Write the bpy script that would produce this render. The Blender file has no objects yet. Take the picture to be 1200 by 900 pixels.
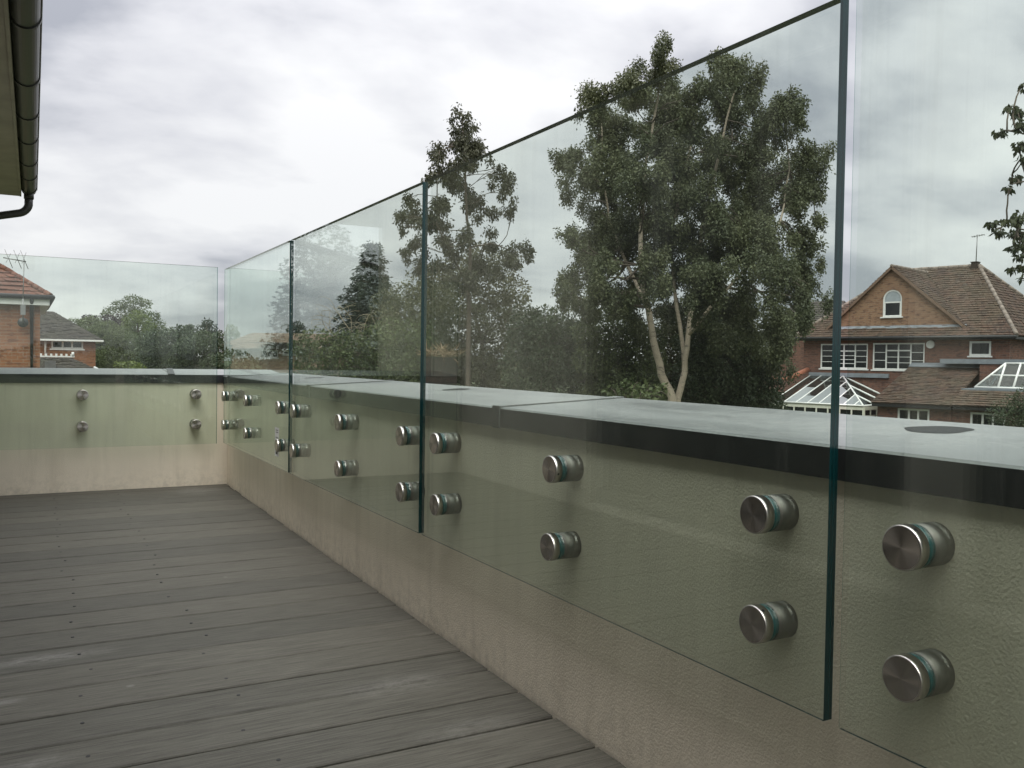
import bpy, bmesh, math, random
import numpy as np
from mathutils import Vector, Matrix

random.seed(7)
RNG = np.random.default_rng(11)
SC = bpy.context.scene
COL = SC.collection
R = math.radians

# ------------------------------------------------------------------ camera
EYE = 0.795                       # camera height above the deck (deck top is z = 0)
F_PX, CX, CY = 1030.0, 600.0, 450.0
ROLL, PITCH, HEAD = math.atan(36 / 2464.0), math.atan(26.8 / 1030.0), math.atan(562 / 1030.0)
_fwd = np.array([math.sin(HEAD) * math.cos(PITCH), math.cos(HEAD) * math.cos(PITCH), -math.sin(PITCH)])
_r0 = np.array([math.cos(HEAD), -math.sin(HEAD), 0.0])
_u0 = np.cross(_r0, _fwd)
_right = _r0 * math.cos(ROLL) + _u0 * math.sin(ROLL)
_up = np.cross(_right, _fwd)
cam_d = bpy.data.cameras.new("camera")
cam = bpy.data.objects.new("camera", cam_d)
COL.objects.link(cam)
cam.matrix_world = Matrix(((_right[0], _up[0], -_fwd[0], 0), (_right[1], _up[1], -_fwd[1], 0),
                           (_right[2], _up[2], -_fwd[2], EYE), (0, 0, 0, 1)))
cam_d.sensor_fit = 'HORIZONTAL'
cam_d.sensor_width = 36.0
cam_d.lens = 36.0 * F_PX / 1200.0
cam_d.clip_start = 0.02
cam_d.clip_end = 3000
SC.camera = cam


def at(x, y, depth):
    """surveyed point: photo pixel (x, y) of something standing `depth` metres away"""
    d = _fwd + _right * (x - CX) / F_PX - _up * (y - CY) / F_PX
    return Vector(d * depth) + Vector((0, 0, EYE))


# ------------------------------------------------------------------ light
SKY_L = 5.4                         # brightness of the clouds at the horizon
SUN_EL, SUN_AZ = 50.0, 209.0       # azimuth clockwise from +Y
w = bpy.data.worlds.new("World")
SC.world = w
w.use_nodes = True
nt = w.node_tree
for n in list(nt.nodes):
    nt.nodes.remove(n)


def N(t, k, **kw):
    n = t.nodes.new(k)
    for a, v in kw.items():
        setattr(n, a, v)
    return n


def L(t, a, b):
    t.links.new(a, b)


def math_node(t, op, a, b=None, clamp=False):
    n = N(t, 'ShaderNodeMath', operation=op, use_clamp=clamp)
    for i, v in enumerate((a, b)):
        if v is None:
            continue
        if isinstance(v, (int, float)):
            n.inputs[i].default_value = v
        else:
            L(t, v, n.inputs[i])
    return n.outputs[0]


out = N(nt, 'ShaderNodeOutputWorld')
bg = N(nt, 'ShaderNodeBackground')
bg.inputs[1].default_value = 0.1
sky = N(nt, 'ShaderNodeTexSky', sky_type='NISHITA', sun_disc=False)
sky.sun_elevation = R(SUN_EL)
sky.sun_rotation = R(SUN_AZ)
tc = N(nt, 'ShaderNodeTexCoord')
sep = N(nt, 'ShaderNodeSeparateXYZ')
L(nt, tc.outputs['Generated'], sep.inputs[0])
zz = math_node(nt, 'ADD', math_node(nt, 'MAXIMUM', sep.outputs[2], 0.0), 0.30)
cmb = N(nt, 'ShaderNodeCombineXYZ')
L(nt, math_node(nt, 'DIVIDE', sep.outputs[0], zz), cmb.inputs[0])
L(nt, math_node(nt, 'DIVIDE', sep.outputs[1], zz), cmb.inputs[1])
mp = N(nt, 'ShaderNodeMapping')
mp.inputs['Location'].default_value = (3.1, 1.7, 0.0)
mp.inputs['Rotation'].default_value = (0, 0, R(20))
mp.inputs['Scale'].default_value = (0.85, 1.1, 1)
L(nt, cmb.outputs[0], mp.inputs[0])


def cloud(scale, detail, rough, dist):
    n = N(nt, 'ShaderNodeTexNoise')
    n.inputs['Scale'].default_value = scale
    n.inputs['Detail'].default_value = detail
    n.inputs['Roughness'].default_value = rough
    n.inputs['Distortion'].default_value = dist
    L(nt, mp.outputs[0], n.inputs['Vector'])
    return n.outputs['Fac']


cf = math_node(nt, 'ADD', math_node(nt, 'MULTIPLY', cloud(1.15, 5, 0.46, 0.1), 0.66), math_node(nt, 'MULTIPLY', cloud(3.4, 6, 0.52, 0.15), 0.34))
cr = N(nt, 'ShaderNodeValToRGB')
cr.color_ramp.elements[0].position = 0.415
cr.color_ramp.elements[0].color = (0.42, 0.43, 0.475, 1)
cr.color_ramp.elements[1].position = 0.60
cr.color_ramp.elements[1].color = (0.96, 0.955, 0.955, 1)
e = cr.color_ramp.elements.new(0.495)
e.color = (0.72, 0.72, 0.75, 1)
L(nt, cf, cr.inputs[0])
sc_ = N(nt, 'ShaderNodeVectorMath', operation='SCALE')
L(nt, cr.outputs[0], sc_.inputs[0])
# clouds brightened overhead, out of view, to light the deck and walls
zenith_gain = math_node(nt, 'ADD', math_node(nt, 'MULTIPLY', math_node(nt, 'POWER', math_node(nt, 'MAXIMUM', sep.outputs[2], 0.0), 2.5), 3.8), 1.0)
L(nt, math_node(nt, 'MULTIPLY', zenith_gain, SKY_L), sc_.inputs['Scale'])
mixw = N(nt, 'ShaderNodeMix', data_type='RGBA')
mixw.inputs[0].default_value = 0.93
L(nt, sky.outputs[0], mixw.inputs[6])
L(nt, sc_.outputs[0], mixw.inputs[7])
L(nt, mixw.outputs[2], bg.inputs[0])
L(nt, bg.outputs[0], out.inputs[0])

sun_d = bpy.data.lights.new("sun", 'SUN')
sun_d.energy = 1.5
sun_d.angle = R(50)
sun_d.color = (1.0, 0.96, 0.9)
sun = bpy.data.objects.new("sun", sun_d)
COL.objects.link(sun)
sv = Vector((math.sin(R(SUN_AZ)) * math.cos(R(SUN_EL)), math.cos(R(SUN_AZ)) * math.cos(R(SUN_EL)), math.sin(R(SUN_EL))))
sun.rotation_euler = sv.to_track_quat('Z', 'Y').to_euler()

SC.view_settings.view_transform = 'Standard'
SC.view_settings.look = 'None'
SC.view_settings.exposure = 0.82
SC.view_settings.gamma = 1.0
SC.view_settings.use_curve_mapping = False
SC.cycles.max_bounces = 10
SC.cycles.transparent_max_bounces = 32
SC.cycles.use_denoising = True


# ------------------------------------------------------------------ object helpers
def tag(o, label=None, cat=None, group=None, kind=None):
    if label: o['label'] = label
    if cat: o['category'] = cat
    if group: o['group'] = group
    if kind: o['kind'] = kind
    return o


def empty(name, loc=(0, 0, 0), rz=0.0, **kw):
    o = bpy.data.objects.new(name, None)
    COL.objects.link(o)
    o.location = loc
    o.rotation_euler = (0, 0, rz)
    o.empty_display_size = 0.2
    return tag(o, **kw)


class MB:
    """collects shapes, then links them as ONE mesh object"""
    def __init__(s):
        s.v, s.f, s.m, s.sm = [], [], [], []

    def face(s, pts, m=0, smooth=False):
        b = len(s.v)
        s.v += [tuple(p) for p in pts]
        s.f.append(tuple(range(b, b + len(pts))))
        s.m.append(m); s.sm.append(smooth)

    def box(s, a, b, m=0, M=None):
        x0, y0, z0 = a; x1, y1, z1 = b
        P = [(x0, y0, z0), (x1, y0, z0), (x1, y1, z0), (x0, y1, z0), (x0, y0, z1), (x1, y0, z1), (x1, y1, z1), (x0, y1, z1)]
        if M is not None: P = [tuple(M @ Vector(p)) for p in P]
        k = len(s.v); s.v += P
        for q in ((3, 2, 1, 0), (4, 5, 6, 7), (0, 1, 5, 4), (1, 2, 6, 5), (2, 3, 7, 6), (3, 0, 4, 7)):
            s.f.append(tuple(k + i for i in q)); s.m.append(m); s.sm.append(False)

    def hexa(s, bot, top, m=0):
        """closed solid between two loops of points"""
        n = len(bot); k = len(s.v)
        s.v += [tuple(p) for p in bot] + [tuple(p) for p in top]
        s.f.append(tuple(k + i for i in reversed(range(n)))); s.f.append(tuple(k + n + i for i in range(n)))
        for i in range(n):
            j = (i + 1) % n
            s.f.append((k + i, k + j, k + n + j, k + n + i))
        s.m += [m] * (n + 2); s.sm += [False] * (n + 2)

    def tube(s, pts, rad, seg=8, m=0, caps=True, smooth=True):
        pts = [Vector(p) for p in pts]
        if not hasattr(rad, '__len__'): rad = [rad] * len(pts)
        rings = []
        ref = None
        for i, p in enumerate(pts):
            t = (pts[min(i + 1, len(pts) - 1)] - pts[max(i - 1, 0)])
            if t.length < 1e-9: t = Vector((0, 0, 1))
            t.normalize()
            if ref is None:
                ref = Vector((0, 0, 1)) if abs(t.z) < 0.9 else Vector((1, 0, 0))
            a = t.cross(ref)
            if a.length < 1e-6: a = t.orthogonal()
            a.normalize(); b = t.cross(a); ref = -t.cross(a) if False else b.cross(t) * -1 if False else ref
            k = len(s.v)
            for j in range(seg):
                g = 2 * math.pi * j / seg
                s.v.append(tuple(p + (a * math.cos(g) + b * math.sin(g)) * rad[i]))
            rings.append(k)
        for i in range(len(rings) - 1):
            for j in range(seg):
                j2 = (j + 1) % seg
                s.f.append((rings[i] + j, rings[i] + j2, rings[i + 1] + j2, rings[i + 1] + j))
                s.m.append(m); s.sm.append(smooth)
        if caps:
            s.f.append(tuple(rings[0] + j for j in reversed(range(seg)))); s.f.append(tuple(rings[-1] + j for j in range(seg)))
            s.m += [m, m]; s.sm += [False, False]

    def build(s, name, mats, parent=None, loc=None, bevel=0.0, **kw):
        me = bpy.data.meshes.new(name)
        me.from_pydata(s.v, [], s.f)
        mats = mats if isinstance(mats, (list, tuple)) else [mats]
        for m in mats: me.materials.append(m)
        me.polygons.foreach_set('material_index', s.m)
        me.polygons.foreach_set('use_smooth', s.sm)
        bm = bmesh.new(); bm.from_mesh(me)
        bmesh.ops.recalc_face_normals(bm, faces=bm.faces)
        if bevel:
            bmesh.ops.bevel(bm, geom=bm.edges[:], offset=bevel, segments=2, affect='EDGES', clamp_overlap=True)
        bm.to_mesh(me); bm.free()
        me.update()
        o = bpy.data.objects.new(name, me)
        COL.objects.link(o)
        if parent: o.parent = parent
        if loc: o.location = loc
        return tag(o, **kw)


def clone(o, parent=None, **kw):
    c = o.copy(); COL.objects.link(c); c.parent = parent
    for ch in list(o.children):
        clone(ch, c)
    return tag(c, **kw)


# ------------------------------------------------------------------ materials
def mat(name):
    m = bpy.data.materials.new(name)
    m.use_nodes = True
    t = m.node_tree
    b = t.nodes['Principled BSDF']
    return m, t, b


def noise(t, scale, detail=4, rough=0.5, vec=None, dist=0.0):
    n = N(t, 'ShaderNodeTexNoise')
    n.inputs['Scale'].default_value = scale
    n.inputs['Detail'].default_value = detail
    n.inputs['Roughness'].default_value = rough
    n.inputs['Distortion'].default_value = dist
    if vec is not None: L(t, vec, n.inputs['Vector'])
    return n.outputs['Fac']


def ramp(t, fac, stops):
    c = N(t, 'ShaderNodeValToRGB')
    el = c.color_ramp.elements
    while len(el) > 1: el.remove(el[-1])
    el[0].position = stops[0][0]; el[0].color = (*stops[0][1], 1)
    for p, q in stops[1:]:
        k = el.new(p); k.color = (*q, 1)
    L(t, fac, c.inputs[0])
    return c.outputs[0]


def mixc(t, fac, a, b):
    n = N(t, 'ShaderNodeMix', data_type='RGBA')
    for i, v in ((0, fac), (6, a), (7, b)):
        if isinstance(v, (int, float)): n.inputs[i].default_value = v
        elif isinstance(v, tuple): n.inputs[i].default_value = (*v, 1)
        else: L(t, v, n.inputs[i])
    return n.outputs[2]


def bump(t, b, h, strength=0.3, dist=0.01):
    n = N(t, 'ShaderNodeBump')
    n.inputs['Strength'].default_value = strength
    n.inputs['Distance'].default_value = dist
    L(t, h, n.inputs['Height'])
    L(t, n.outputs[0], b.inputs['Normal'])


def pos(t):
    return N(t, 'ShaderNodeNewGeometry').outputs['Position']


def objco(t):
    return N(t, 'ShaderNodeTexCoord').outputs['Object']


def mapping(t, vec, scale=(1, 1, 1), loc=(0, 0, 0), rot=(0, 0, 0)):
    m = N(t, 'ShaderNodeMapping')
    m.inputs['Scale'].default_value = scale
    m.inputs['Location'].default_value = loc
    m.inputs['Rotation'].default_value = rot
    L(t, vec, m.inputs[0])
    return m.outputs[0]


def plain(name, col, rough=0.6, metal=0.0, var=0.12, scale=8.0, spec=0.5):
    m, t, b = mat(name)
    f = noise(t, scale, 5, 0.6, objco(t))
    lo = tuple(c * (1 - var) for c in col); hi = tuple(min(1, c * (1 + var)) for c in col)
    L(t, ramp(t, f, [(0.3, lo), (0.7, hi)]), b.inputs['Base Color'])
    b.inputs['Roughness'].default_value = rough
    b.inputs['Metallic'].default_value = metal
    b.inputs['Specular IOR Level'].default_value = spec
    return m


def make_render_mat(name, base, stain):
    m, t, b = mat(name)
    p = pos(t)
    big = noise(t, 1.6, 5, 0.6, p)
    streak = noise(t, 3.0, 5, 0.65, mapping(t, p, (4.5, 4.5, 0.5)))
    c = ramp(t, big, [(0.3, tuple(x * 0.86 for x in base)), (0.7, base)])
    c = mixc(t, math_node(t, 'MULTIPLY', ramp(t, streak, [(0.48, (0, 0, 0)), (0.75, (1, 1, 1))]), 0.42), c, stain)
    # splashed dirt: broken patches, thicker low down where rain throws grit up
    s = N(t, 'ShaderNodeSeparateXYZ'); L(t, p, s.inputs[0])
    low = N(t, 'ShaderNodeMapRange'); L(t, s.outputs[2], low.inputs[0])
    low.inputs[1].default_value = 0.0; low.inputs[2].default_value = 0.14; low.inputs[3].default_value = 1.0; low.inputs[4].default_value = 0.0
    grit = ramp(t, noise(t, 34, 5, 0.7, p), [(0.42, (0, 0, 0)), (0.62, (1, 1, 1))])
    d = math_node(t, 'MULTIPLY', math_node(t, 'MULTIPLY', grit, low.outputs[0]), math_node(t, 'MULTIPLY', noise(t, 2.2, 3, 0.6, p), 0.4))
    c = mixc(t, d, c, (0.10, 0.10, 0.075))
    L(t, c, b.inputs['Base Color'])
    b.inputs['Roughness'].default_value = 0.92
    b.inputs['Specular IOR Level'].default_value = 0.2
    g = math_node(t, 'ADD', math_node(t, 'MULTIPLY', noise(t, 215, 3, 0.55, p), 0.9), math_node(t, 'MULTIPLY', noise(t, 45, 2, 0.5, p), 0.15))
    bump(t, b, g, 0.5, 0.004)
    return m


M = {}
M['render'] = make_render_mat('cream_render', (0.84, 0.765, 0.63), (0.56, 0.50, 0.40))
M['house_render'] = make_render_mat('house_render', (0.70, 0.63, 0.53), (0.52, 0.46, 0.38))


def make_deck():
    m, t, b = mat('weathered_deck')
    oi = N(t, 'ShaderNodeObjectInfo')
    p = pos(t)
    off = N(t, 'ShaderNodeVectorMath', operation='ADD')
    cv = N(t, 'ShaderNodeCombineXYZ')
    L(t, math_node(t, 'MULTIPLY', oi.outputs['Random'], 37.0), cv.inputs[0])
    L(t, math_node(t, 'MULTIPLY', oi.outputs['Random'], 11.0), cv.inputs[2])
    L(t, p, off.inputs[0]); L(t, cv.outputs[0], off.inputs[1])
    grain = noise(t, 1.0, 7, 0.65, mapping(t, off.outputs[0], (9, 210, 60)))
    fine = noise(t, 1.0, 4, 0.7, mapping(t, off.outputs[0], (60, 420, 60)))
    cloud = noise(t, 3.2, 5, 0.6, p)
    speck = noise(t, 260, 2, 0.5, p)
    c = ramp(t, grain, [(0.30, (0.042, 0.040, 0.033)), (0.48, (0.104, 0.100, 0.083)), (0.70, (0.165, 0.159, 0.134))])
    c = mixc(t, math_node(t, 'MULTIPLY', cloud, 0.55), c, (0.078, 0.074, 0.059))
    dk = ramp(t, fine, [(0.60, (0, 0, 0)), (0.72, (0.55, 0.55, 0.55))])
    c = mixc(t, dk, c, (0.030, 0.029, 0.024))
    tint = ramp(t, oi.outputs['Random'], [(0.0, (0.84, 0.84, 0.84)), (1.0, (1.14, 1.12, 1.10))])
    mm = N(t, 'ShaderNodeMix', data_type='RGBA', blend_type='MULTIPLY')
    mm.inputs[0].default_value = 1.0
    L(t, c, mm.inputs[6]); L(t, tint, mm.inputs[7])
    c = mm.outputs[2]
    c = mixc(t, ramp(t, speck, [(0.62, (0, 0, 0)), (0.8, (0.35, 0.35, 0.35))]), c, (0.20, 0.19, 0.165))
    # chalky plaster scuffs, each with its own outline
    for (sx, sy, rx, ry, amt) in ((0.02, 2.62, 0.22, 0.05, 0.62), (0.0, 1.95, 0.10, 0.045, 0.5), (-0.06, 2.33, 0.06, 0.03, 0.5),
                                  (0.86, 5.45, 0.2, 0.2, 0.45), (0.80, 2.03, 0.2, 0.08, 0.35), (0.84, 1.72, 0.16, 0.07, 0.3),
                                  (0.12, 1.56, 0.03, 0.02, 0.6), (0.21, 2.31, 0.012, 0.012, 0.9), (0.62, 3.3, 0.012, 0.015, 0.9)):
        q = mapping(t, p, (1 / rx, 1 / ry, 0.0), (-sx / rx, -sy / ry, 0))
        ln = N(t, 'ShaderNodeVectorMath', operation='LENGTH'); L(t, q, ln.inputs[0])
        fal = math_node(t, 'SUBTRACT', 1.0, ln.outputs['Value'], True)
        br = ramp(t, noise(t, 26, 8, 0.85, mapping(t, p, (0.7, 1.6, 1))), [(0.40, (0, 0, 0)), (0.66, (1, 1, 1))])
        f = math_node(t, 'MULTIPLY', math_node(t, 'MULTIPLY', br, fal), amt * 1.0, True)
        c = mixc(t, f, c, (0.42, 0.41, 0.38))
    L(t, c, b.inputs['Base Color'])
    b.inputs['Roughness'].default_value = 0.7
    b.inputs['Specular IOR Level'].default_value = 0.35
    h = math_node(t, 'ADD', math_node(t, 'MULTIPLY', grain, 0.7), math_node(t, 'MULTIPLY', fine, 0.5))
    bump(t, b, h, 0.6, 0.003)
    return m


M['deck'] = make_deck()
M['screw'] = plain('dark_screw', (0.012, 0.012, 0.012), 0.6)
M['void'] = plain('deck_joist', (0.015, 0.013, 0.011), 0.9)


def make_glass(name, tint, dirt=0.02):
    m, t, b = mat(name)
    t.nodes.remove(b)
    o = t.nodes['Material Output']
    tr = N(t, 'ShaderNodeBsdfTransparent'); tr.inputs[0].default_value = (*tint, 1)
    gl = N(t, 'ShaderNodeBsdfGlossy'); gl.inputs['Roughness'].default_value = 0.0
    gl.inputs[0].default_value = (0.94, 1.0, 0.97, 1)
    g = N(t, 'ShaderNodeNewGeometry')
    ior = math_node(t, 'ADD', 1.5, math_node(t, 'MULTIPLY', g.outputs['Backfacing'], 1 / 1.5 - 1.5))
    fr = N(t, 'ShaderNodeFresnel'); L(t, ior, fr.inputs[0])
    mx = N(t, 'ShaderNodeMixShader')
    L(t, fr.outputs[0], mx.inputs[0]); L(t, tr.outputs[0], mx.inputs[1]); L(t, gl.outputs[0], mx.inputs[2])
    df = N(t, 'ShaderNodeBsdfDiffuse'); df.inputs[0].default_value = (0.6, 0.6, 0.55, 1)
    run = ramp(t, noise(t, 1.0, 5, 0.6, mapping(t, g.outputs['Position'], (9, 9, 0.8))), [(0.5, (0, 0, 0)), (0.85, (1, 1, 1))])
    drip = ramp(t, noise(t, 1.0, 4, 0.6, mapping(t, g.outputs['Position'], (34, 34, 1.3))), [(0.60, (0, 0, 0)), (0.72, (1, 1, 1))])
    run = math_node(t, 'ADD', run, math_node(t, 'MULTIPLY', drip, 0.7))
    spots = ramp(t, noise(t, 60, 3, 0.6, g.outputs['Position']), [(0.66, (0, 0, 0)), (0.75, (1, 1, 1))])
    f = math_node(t, 'MULTIPLY', math_node(t, 'ADD', math_node(t, 'ADD', run, math_node(t, 'MULTIPLY', spots, 0.5)), 0.25), dirt)  # smears and spots of dirt, strengthened to paint a pale reflection veil
    m2 = N(t, 'ShaderNodeMixShader')
    L(t, f, m2.inputs[0]); L(t, mx.outputs[0], m2.inputs[1]); L(t, df.outputs[0], m2.inputs[2])
    L(t, m2.outputs[0], o.inputs[0])
    return m


M['glass'] = make_glass('toughened_glass', (0.935, 0.972, 0.943), 0.062)


def make_edge():
    m, t, b = mat('green_glass_edge')
    f = noise(t, 1.0, 3, 0.5, mapping(t, pos(t), (300, 300, 2.0)))
    L(t, ramp(t, f, [(0.3, (0.0015, 0.016, 0.017)), (0.7, (0.006, 0.040, 0.042))]), b.inputs['Base Color'])
    b.inputs['Roughness'].default_value = 0.16
    b.inputs['Specular IOR Level'].default_value = 0.6
    return m


M['edge'] = make_edge()


def make_clear_edge(name, col, through):
    m, t, b = mat(name)
    b.inputs['Base Color'].default_value = (0.006, 0.05, 0.05, 1)
    b.inputs['Roughness'].default_value = 0.15
    tr = N(t, 'ShaderNodeBsdfTransparent'); tr.inputs[0].default_value = (*col, 1)
    mx = N(t, 'ShaderNodeMixShader'); mx.inputs[0].default_value = through
    L(t, b.outputs[0], mx.inputs[1]); L(t, tr.outputs[0], mx.inputs[2]); L(t, mx.outputs[0], t.nodes['Material Output'].inputs[0])
    return m


M['edge_under'] = make_clear_edge('glass_underside', (0.35, 0.72, 0.66), 0.72)
M['edge_far'] = make_clear_edge('glass_far_end', (0.97, 0.99, 0.98), 0.97)
M['edge_top'] = plain('tinted_top_edge', (0.045, 0.050, 0.062), 0.2)  # sky reflection in the top edge, put into its base colour
M['edge_line'] = make_clear_edge('glass_edge_line', (0.42, 0.60, 0.55), 0.75)  # refracted dark line of the pane end, put into this strip's tint


def make_steel(name, col, rough, aniso):
    m, t, b = mat(name)
    b.inputs['Metallic'].default_value = 1.0
    f = noise(t, 90, 3, 0.6, objco(t))
    L(t, ramp(t, f, [(0.3, tuple(c * 0.9 for c in col)), (0.7, col)]), b.inputs['Base Color'])
    b.inputs['Roughness'].default_value = rough
    if aniso:
        b.inputs['Anisotropic'].default_value = aniso
        tg = N(t, 'ShaderNodeTangent', direction_type='RADIAL', axis='Z')
        L(t, tg.outputs[0], b.inputs['Tangent'])
    return m


M['steel_face'] = make_steel('turned_steel', (0.49, 0.465, 0.43), 0.24, 0.97)
M['steel_dull'] = make_steel('dull_steel', (0.27, 0.26, 0.235), 0.55, 0.0)
M['steel'] = make_steel('brushed_steel', (0.56, 0.54, 0.50), 0.28, 0.0)
M['gasket'] = plain('green_glass_rim', (0.022, 0.095, 0.095), 0.22)
M['black'] = plain('black_trim', (0.012, 0.012, 0.013), 0.45)
M['fascia'] = None


def make_coping():
    m, t, b = mat('coping_top')
    p = pos(t)
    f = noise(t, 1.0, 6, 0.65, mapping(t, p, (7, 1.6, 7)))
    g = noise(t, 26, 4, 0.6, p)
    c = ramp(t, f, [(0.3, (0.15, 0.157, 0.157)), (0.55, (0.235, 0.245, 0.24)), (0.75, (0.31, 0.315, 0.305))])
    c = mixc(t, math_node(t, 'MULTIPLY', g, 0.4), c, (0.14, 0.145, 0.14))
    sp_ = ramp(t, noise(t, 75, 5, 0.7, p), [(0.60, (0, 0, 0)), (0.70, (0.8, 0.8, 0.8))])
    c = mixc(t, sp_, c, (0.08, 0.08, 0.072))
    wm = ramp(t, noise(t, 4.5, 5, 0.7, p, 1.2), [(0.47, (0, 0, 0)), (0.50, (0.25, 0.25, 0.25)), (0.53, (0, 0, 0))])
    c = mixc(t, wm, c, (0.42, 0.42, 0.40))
    L(t, c, b.inputs['Base Color'])
    L(t, ramp(t, f, [(0.3, (0.30,) * 3), (0.8, (0.5,) * 3)]), b.inputs['Roughness'])
    bump(t, b, g, 0.06, 0.004)
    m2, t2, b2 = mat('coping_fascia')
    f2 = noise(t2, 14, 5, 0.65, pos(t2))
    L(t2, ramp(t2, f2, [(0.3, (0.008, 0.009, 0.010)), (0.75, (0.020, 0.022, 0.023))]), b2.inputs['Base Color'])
    b2.inputs['Roughness'].default_value = 0.45
    return m, m2


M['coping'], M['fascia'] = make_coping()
M['dark_patch'] = plain('matte_dark_patch', (0.016, 0.018, 0.018), 0.45, var=0.1, spec=0.08)  # near-black matte colour of the oval patches on the coping


def make_brick(name, c1, c2, mortar, dark):
    m, t, b = mat(name)
    o = objco(t)
    s = N(t, 'ShaderNodeSeparateXYZ'); L(t, o, s.inputs[0])
    cb = N(t, 'ShaderNodeCombineXYZ')
    L(t, math_node(t, 'ADD', s.outputs[0], s.outputs[1]), cb.inputs[0]); L(t, s.outputs[2], cb.inputs[1])
    br = N(t, 'ShaderNodeTexBrick')
    br.inputs['Color1'].default_value = (*c1, 1); br.inputs['Color2'].default_value = (*c2, 1); br.inputs['Mortar'].default_value = (*mortar, 1)
    br.inputs['Scale'].default_value = 1.0
    br.inputs['Brick Width'].default_value = 0.225; br.inputs['Row Height'].default_value = 0.075
    br.inputs['Mortar Size'].default_value = 0.006; br.inputs['Bias'].default_value = -0.1
    L(t, cb.outputs[0], br.inputs['Vector'])
    big = noise(t, 1.3, 6, 0.65, o)
    vc = N(t, 'ShaderNodeTexNoise'); vc.inputs['Scale'].default_value = 1.0; vc.inputs['Detail'].default_value = 1
    L(t, mapping(t, cb.outputs[0], (4.4, 13.3, 1)), vc.inputs['Vector'])
    c = mixc(t, ramp(t, vc.outputs['Fac'], [(0.54, (0, 0, 0)), (0.66, (0.8, 0.8, 0.8))]), br.outputs['Color'], dark)
    c = mixc(t, math_node(t, 'MULTIPLY', big, 0.4), c, tuple(x * 0.6 for x in c1))
    L(t, c, b.inputs['Base Color'])
    b.inputs['Roughness'].default_value = 0.9
    bump(t, b, br.outputs['Fac'], -0.5, 0.01)
    return m


M['brick_red'] = make_brick('red_brick', (0.165, 0.074, 0.050), (0.105, 0.050, 0.038), (0.145, 0.12, 0.10), (0.04, 0.025, 0.023))
M['brick_tan'] = make_brick('buff_brick', (0.27, 0.155, 0.092), (0.20, 0.105, 0.065), (0.24, 0.19, 0.14), (0.09, 0.048, 0.035))
M['brick_orange'] = make_brick('orange_brick', (0.27, 0.118, 0.060), (0.20, 0.088, 0.048), (0.24, 0.19, 0.14), (0.12, 0.056, 0.036))
M['brick_pale'] = make_brick('pale_brick', (0.33, 0.225, 0.15), (0.27, 0.18, 0.12), (0.33, 0.28, 0.22), (0.18, 0.12, 0.085))
M['brick_dark'] = make_brick('sooty_brick', (0.035, 0.022, 0.016), (0.022, 0.015, 0.012), (0.02, 0.016, 0.013), (0.012, 0.009, 0.008))


def make_tiles(name, c1, c2, moss):
    m, t, b = mat(name)
    o = objco(t)
    v = N(t, 'ShaderNodeTexVoronoi'); v.inputs['Scale'].default_value = 6.5
    L(t, o, v.inputs['Vector'])
    sp = N(t, 'ShaderNodeSeparateColor'); L(t, v.outputs['Color'], sp.inputs[0])
    c = mixc(t, sp.outputs[0], c1, c2)
    big = ramp(t, noise(t, 0.9, 6, 0.7, o), [(0.42, (0, 0, 0)), (0.68, (0.85, 0.85, 0.85))])
    c = mixc(t, big, c, moss)
    lich = ramp(t, noise(t, 16, 4, 0.7, o), [(0.56, (0, 0, 0)), (0.68, (0.75, 0.75, 0.75))])
    c = mixc(t, lich, c, (0.20, 0.175, 0.14))
    L(t, c, b.inputs['Base Color'])
    b.inputs['Roughness'].default_value = 0.9
    b.inputs['Specular IOR Level'].default_value = 0.25
    return m


M['tile_brown'] = make_tiles('weathered_brown_tiles', (0.098, 0.058, 0.042), (0.042, 0.029, 0.025), (0.074, 0.060, 0.040))
M['tile_red'] = make_tiles('red_tiles', (0.175, 0.072, 0.048), (0.105, 0.045, 0.035), (0.115, 0.060, 0.044))
M['tile_grey'] = make_tiles('grey_brown_tiles', (0.060, 0.050, 0.044), (0.040, 0.036, 0.034), (0.055, 0.052, 0.040))
M['tile_pale'] = make_tiles('pale_tiles', (0.22, 0.16, 0.115), (0.18, 0.13, 0.095), (0.20, 0.155, 0.115))
M['tile_tan'] = make_tiles('tan_tiles', (0.19, 0.125, 0.085), (0.15, 0.095, 0.065), (0.15, 0.12, 0.085))
M['white'] = plain('white_paint', (0.68, 0.68, 0.66), 0.4, var=0.05)
M['cream_frame'] = plain('cream_paint', (0.62, 0.61, 0.52), 0.5, var=0.06)
M['pane'] = plain('dark_window_pane', (0.008, 0.010, 0.011), 0.05, var=0.3, scale=2)
M['lead'] = plain('weathered_lead', (0.17, 0.19, 0.21), 0.55, var=0.25, scale=3)
M['terracotta'] = plain('terracotta', (0.29, 0.105, 0.060), 0.75, var=0.2)
M['galv'] = plain('grey_metal', (0.25, 0.25, 0.25), 0.45, 0.6)
M['gutter'] = plain('dark_grey_plastic', (0.038, 0.039, 0.036), 0.38, var=0.1, scale=30)
M['soffit'] = plain('weathered_soffit', (0.36, 0.335, 0.275), 0.8, var=0.15, scale=5)
M['sticker'] = plain('white_sticker', (0.75, 0.76, 0.75), 0.5, var=0.03)
M['ink'] = plain('black_ink', (0.02, 0.02, 0.02), 0.6)
M['grey_ink'] = plain('grey_ink', (0.30, 0.30, 0.30), 0.6)


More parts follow.
